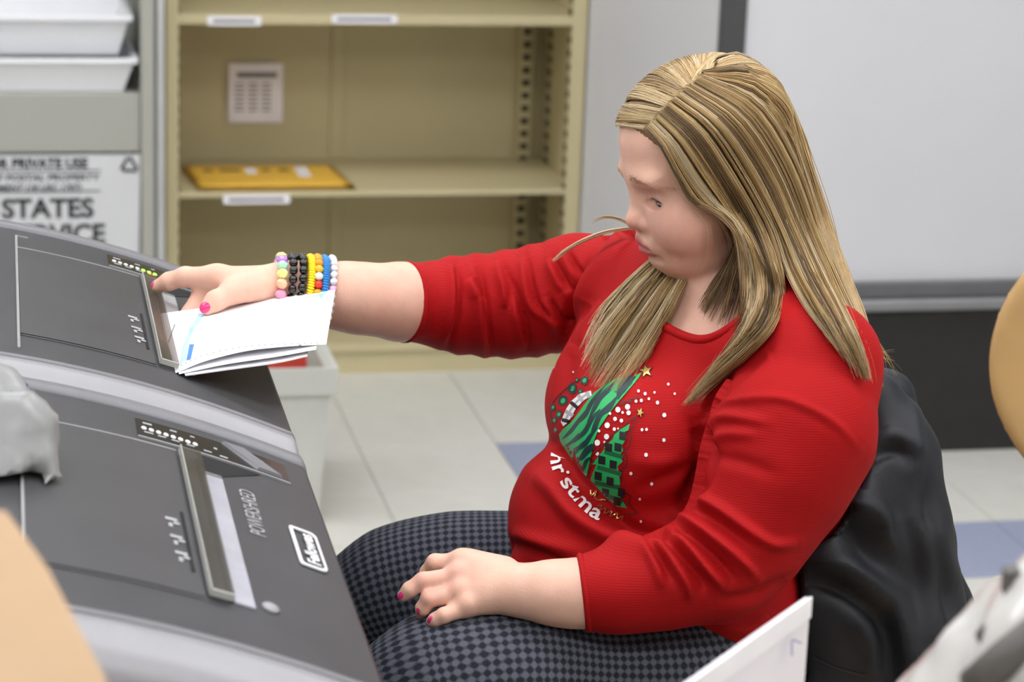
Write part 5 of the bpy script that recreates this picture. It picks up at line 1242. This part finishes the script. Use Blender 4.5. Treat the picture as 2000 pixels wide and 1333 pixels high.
for poly, amp, wid in (([(1690, 880), (1740, 850), (1790, 870)], .008, 14), ([(1690, 905), (1740, 880), (1780, 900)], -.008, 14), ([(1640, 960), (1700, 1000), (1760, 1080)], .010, 22), ([(1620, 1010), (1680, 1060), (1720, 1130)], -.012, 22), ([(1800, 900), (1815, 1000), (1850, 1150), (1870, 1280)], -.010, 14), ([(1780, 760), (1795, 880), (1805, 980)], .006, 14), ([(1560, 1130), (1640, 1150), (1720, 1220), (1740, 1330)], -.016, 22), ([(1580, 1100), (1660, 1115), (1740, 1180), (1790, 1330)], .012, 30), ([(1760, 1010), (1790, 1100), (1800, 1250)], -.008, 26), ([(1660, 1180), (1700, 1250), (1700, 1333)], .010, 26), ([(1700, 930), (1720, 1010), (1715, 1080)], .006, 20), ([(1820, 1010), (1840, 1090), (1870, 1160)], .008, 18)):
    d, t = seg_dist2(pj, spline(poly, 20)); dj += np.exp(-(d / wid) ** 2) * amp * fj * np.clip(np.sin(np.pi * np.clip(t, .03, .97)), 0, 1) ** .5
dj += .0015 * np.sin(VJ[:, 2] * 70 + VJ[:, 0] * 30) * np.sin(VJ[:, 1] * 55 + 1)
jk = thing('jacket', 'black padded jacket draped over the chair back behind the woman', 'jacket', P(1742, 1050, 2.48) * [1, 1, 0] + [0, 0, .46])
VJ = VJ + NJ * dj[:, None]
mk('shell', VJ, FJ, m_jac, jk, True)
TJ = BVHTree.FromPolygons([tuple(v) for v in VJ], FJ.tolist())
stroke('zip', [(1588, 1284), (1630, 1305), (1690, 1322)], 4, M('zip_teeth', (52, 52, 54), .35, metal=.5), jk, TJ, .002)
# the chair under her
m_seat = M('chair_fabric', (40, 41, 44), .8); m_leg = M('chair_metal', (50, 50, 52), .35, metal=.7)
ch = thing('task_chair', 'black swivel chair under the woman, mostly hidden by the jacket', 'chair', (P(1330, 1250, 2.48)[0] + .02, 2.47, 0))
cx, cy = float(ch.location.x), 2.47
box('seat', (cx - .20, cy - .22, .545), (cx + .15, cy + .22, .61), m_seat, ch, .02)
box('backrest', (cx + .15, cy + .03, .62), (cx + .175, cy + .16, .88), m_seat, ch, .012)
tube_obj('back_stem', [(cx + .10, cy + .03, .555), (cx + .15, cy + .08, .56), (cx + .162, cy + .09, .64)], .014, m_leg, ch)
tube_obj('gas_post', [(cx, cy, .09), (cx, cy, .55)], .028, m_leg, ch, 14)
for k in range(5):
    a = 2 * math.pi * k / 5 + .55; e = np.array([cx + .29 * math.cos(a), cy + .29 * math.sin(a), .065])
    lg = tube_obj('leg', [(cx, cy, .11), e + [0, 0, .015]], [.024, .016], m_leg, ch)
    bm = bmesh.new(); bmesh.ops.create_cone(bm, cap_ends=True, segments=16, radius1=.026, radius2=.026, depth=.03, matrix=Matrix.Translation(Vector(e - [0, 0, .038])) @ Matrix.Rotation(math.pi / 2, 4, 'X')); bm_obj('castor', bm, m_seat, lg)

# ================================================================ foreground: work tables, carton, bags, plastic sheet, wooden chair
m_top = M('table_laminate', (196, 190, 180), .45); m_card = M('cardboard', (190, 160, 126), .75, var=.05, vscale=9, bump=.05, bscale=80)
def table(label, x0, x1, y0, y1, z):
    t = thing('work_table', label, 'table', ((x0 + x1) / 2, (y0 + y1) / 2, 0)); box('tabletop', (x0, y0, z - .03), (x1, y1, z), m_top, t, .004)
    for x in (x0 + .04, x1 - .04):
        for y in (y0 + .04, y1 - .04): box('leg', (x - .02, y - .02, 0), (x + .02, y + .02, z - .031), m_leg, t)
    return t
table('laminate work table under the bag and sheet, below the frame', .06, 1.3, .62, 1.76, .84)
table('laminate side table under the carton, below the frame', -.85, -.10, .75, 1.36, .84)
# cardboard carton: near edge and open flap at lower left
zc_ = P(20, 1030, 1.2)[2]
ct = thing('carton', 'tan cardboard carton at the lower left corner, out of focus', 'box', (-.36, 1.18, .84))
A1 = P(8, 1015, 1.22); A2 = P(205, 1345, 1.14)
ex = (A2 - A1) * [1, 1, 0]; ex /= np.linalg.norm(ex); bx0 = A2
hgt = float(A2[2]) - .842 - .09
c1 = A2 * [1, 1, 0]; c2 = c1 + np.array([-.34, -.02, 0]); c3 = c2 + np.array([.02, .16, 0]); c4 = c1 + np.array([.02, .16, 0])
def wall_(name, a, b, z0, z1, th=.004):
    n = np.cross(b - a, EZ); n = n / np.linalg.norm(n) * th
    V = [a + EZ * z0, b + EZ * z0, b + EZ * z1, a + EZ * z1]; V += [v + n for v in V]
    mk(name, V, [[0, 1, 2, 3], [7, 6, 5, 4], [0, 4, 5, 1], [1, 5, 6, 2], [2, 6, 7, 3], [3, 7, 4, 0]], m_card, ct)
for a, b in ((c1, c2), (c2, c3), (c3, c4), (c4, c1)): wall_('side', a, b, .841, .841 + hgt)
mk('base', [c1 + EZ * .842, c2 + EZ * .842, c3 + EZ * .842, c4 + EZ * .842], [[0, 1, 2, 3]], m_card, ct)
fA, fB = P(205, 1345, 1.14), P(-330, 1345, 1.10); fC, fD = P(8, 1012, 1.22), P(-260, 1012, 1.20); fM = P(90, 1125, 1.19)
V = [fA, fM, fC, fD, fB]; V2 = [v + np.array([.0, .005, .002]) for v in V]; mk('flap', V + V2, [[0, 1, 2, 3, 4], [9, 8, 7, 6, 5]] + [[i, (i + 1) % 5, 5 + (i + 1) % 5, 5 + i] for i in range(5)], m_card, ct)
# grey plastic bag lying on the near shredder
m_bag = M('grey_plastic_bag', (150, 150, 149), .3, var=.06, vscale=8)
GB = P(-10, 880, 1.93)
PLN = RNG.normal(0, 1, (9, 3)); PLN /= np.linalg.norm(PLN, axis=1)[:, None]
def crump(p, fr=22., amp=.008):
    d = 0
    for k, n_ in enumerate(PLN): d = d + np.abs(((p @ n_) * fr * (1 + .25 * k) + k * .37) % 1 - .5) / (1 + .4 * k)
    return (d - 1.0) * amp
def bag_sdf(p):
    d = rc(p, P(-60, 860, 1.93), P(32, 850, 1.93), .075, .036); d = smin(d, rc(p, P(-60, 955, 1.90), P(66, 955, 1.90), .06, .024), .03)
    d = smin(d, rc(p, P(-50, 800, 1.95), P(4, 760, 1.95), .04, .018), .03); d = smin(d, rc(p, P(-60, 1010, 1.88), P(34, 1010, 1.88), .05, .022), .03)
    d = d + crump(p, 17., .012)
    u_ = (p - GM - .62 * VV) @ UU; return smax(d, zt(u_) + .0045 - p[:, 2], .003)
v, f = polygonise(bag_sdf, GB - .19, GB + .17, .010)
gb = thing('plastic_bag', 'crumpled grey plastic bag lying on the near shredder', 'bag', (GB[0], GB[1], float(zt(-.2)) + .004)); mk('bag_skin', v, f, m_bag, gb, False)
tube_obj('drawstring', [P(48, 750, 1.955), P(46, 780, 1.955), P(44, 810, 1.95), P(30, 830, 1.945)], .0028, M('string_blue', (44, 58, 120), .5), gb, 6)
# white corrugated plastic sheet standing on the table
m_cor = M('corrugated_white', (226, 222, 226), .5, var=.015); 
s_far = P(1583, 1166, 1.72); s_near = P(1335, 1342, 1.50); 
e_ = (s_near - s_far) * [1, 1, 0]; 
ps = thing('plastic_sheet', 'white corrugated plastic sheet with a pen mark standing in the foreground', 'sheet', (s_far[0], s_far[1], .84))
f0 = s_far; f1 = s_near; nrm_ = np.cross(e_, EZ); nrm_ /= np.linalg.norm(nrm_); nrm_ = nrm_ * .004
def quadbox(name, a, b, z0a, z0b, z1a, z1b, mat, th, off_, par):
    V = [np.array([a[0], a[1], z0a]), np.array([b[0], b[1], z0b]), np.array([b[0], b[1], z1b]), np.array([a[0], a[1], z1a])]; V = [x + off_ for x in V]; V += [x + th for x in V]
    return mk(name, V, [[0, 1, 2, 3], [7, 6, 5, 4], [0, 4, 5, 1], [1, 5, 6, 2], [2, 6, 7, 3], [3, 7, 4, 0]], mat, par)
quadbox('panel', f0, f1, .841, .841, f0[2] - .001, f1[2] - .001, m_cor, nrm_, np.zeros(3), ps)
side_ = nrm_ if (CO - f0) @ nrm_ > 0 else -nrm_
quadbox('folded_edge', f0, f1, f0[2] - .016, f1[2] - .016, f0[2], f1[2], M('corrugated_edge', (236, 234, 236), .45), side_ * .4, (side_ * 1.0 if side_ is nrm_ else side_ * .001), ps)
TP = BVHTree.FromPolygons([tuple(v) for v in [f0 + side_ * 1.5, f1 + side_ * 1.5, np.array([f1[0], f1[1], .8]) + side_ * 1.5, np.array([f0[0], f0[1], .8]) + side_ * 1.5]], [[0, 1, 2, 3]])
stroke('pen_mark', [(1547, 1282), (1547, 1252), (1557, 1254), (1566, 1257)], 3.5, M('pen_violet', (150, 145, 190), .6), ps, TP, .0003)
# wrapped bundle with a dark buckle at the lower right
m_wrap = M('clear_wrap', (206, 204, 200), .22, var=.05, vscale=7, coat=.3); m_dk = M('buckle_grey', (92, 88, 84), .5)
BG = P(1960, 1330, 1.40)
def bun(p):
    d = rc(p, P(1920, 1420, 1.42), P(2150, 1330, 1.38), .058, .085); d = smin(d, rc(p, P(1980, 1290, 1.42), P(2200, 1180, 1.38), .022, .05), .04)
    d = d + crump(p, 16, .008)
    return smax(d, .842 - p[:, 2], .003)
v, f = polygonise(bun, BG - [.16, .14, .32], BG + [.16, .14, .12], .005)
def bunb(p): return bun(p)
wb_ = thing('wrapped_bundle', 'clear plastic-wrapped bundle with a dark buckle at the lower right corner', 'bundle', (BG[0], BG[1], .84)); mk('wrap', v, f, m_wrap, wb_, True)
def base_bun(p): return smax(smin(rc(p, np.array([BG[0] - .02, BG[1], .86]), np.array([BG[0] + .06, BG[1], .86]), .06, .06), rc(p, np.array([BG[0], BG[1], .86]), np.array([BG[0] + .02, BG[1], 1.0]), .06, .05), .03), .842 - p[:, 2], .003)
v, f = polygonise(base_bun, np.array([BG[0] - .12, BG[1] - .1, .82]), np.array([BG[0] + .16, BG[1] + .1, 1.1]), .008); mk('bundle_core', v, f, m_wrap, wb_, True)
bk = [P(1965, 1120, 1.37), P(1995, 1118, 1.37), P(1990, 1230, 1.37), P(1955, 1235, 1.37)]
mk('buckle', bk + [b + np.array([0, .012, 0]) for b in bk], [[0, 1, 2, 3], [7, 6, 5, 4], [0, 4, 5, 1], [1, 5, 6, 2], [2, 6, 7, 3], [3, 7, 4, 0]], m_dk, wb_)
tube_obj('strap', [P(1925, 1250, 1.37), P(1950, 1225, 1.365), P(1985, 1215, 1.365), P(2060, 1180, 1.365)], .0075, m_dk, wb_, 8)
tube_obj('strap', [P(1900, 1345, 1.345), P(1960, 1290, 1.34), P(2060, 1210, 1.34)], .011, m_dk, wb_, 8)
# curved wooden chair back at the right edge
m_wood = M('blond_wood', (196, 158, 104), .4, var=.1, vscale=14)
wc = thing('wooden_chair', 'blond wood chair with a rounded back at the right edge', 'chair', (P(2060, 700, 1.95)[0], 1.98, 0))
bx, bz = P(1942, 705, 1.95)[0], P(1942, 705, 1.95)[2]
def wback(p):
    c = np.array([bx + .20, 1.95, bz + .0]); q = p - c
    d = (np.sqrt((q[:, 0] / .20) ** 2 + (q[:, 2] / .155) ** 2 + 1e-9) - 1) * .13; return smax(d, np.abs(q[:, 1] - .12 * q[:, 0] ** 2 / .2) - .011, .010)
v, f = polygonise(wback, np.array([bx - .03, 1.88, bz - .22]), np.array([bx + .46, 2.06, bz + .22]), .006); mk('backrest', v, f, m_wood, wc, True)
for dx in (.12, .28):
    tube_obj('back_post', [(bx + dx, 1.965, .46), (bx + dx, 1.975, bz - .08)], .013, m_wood, wc)
box('seat', (bx + .0, 1.90, .44), (bx + .40, 2.28, .465), m_wood, wc, .008)
for dx, dy in ((.03, .03), (.37, .03), (.03, .35), (.37, .35)): tube_obj('leg', [(bx + dx, 1.90 + dy, 0), (bx + dx, 1.90 + dy, .445)], .016, m_wood, wc)
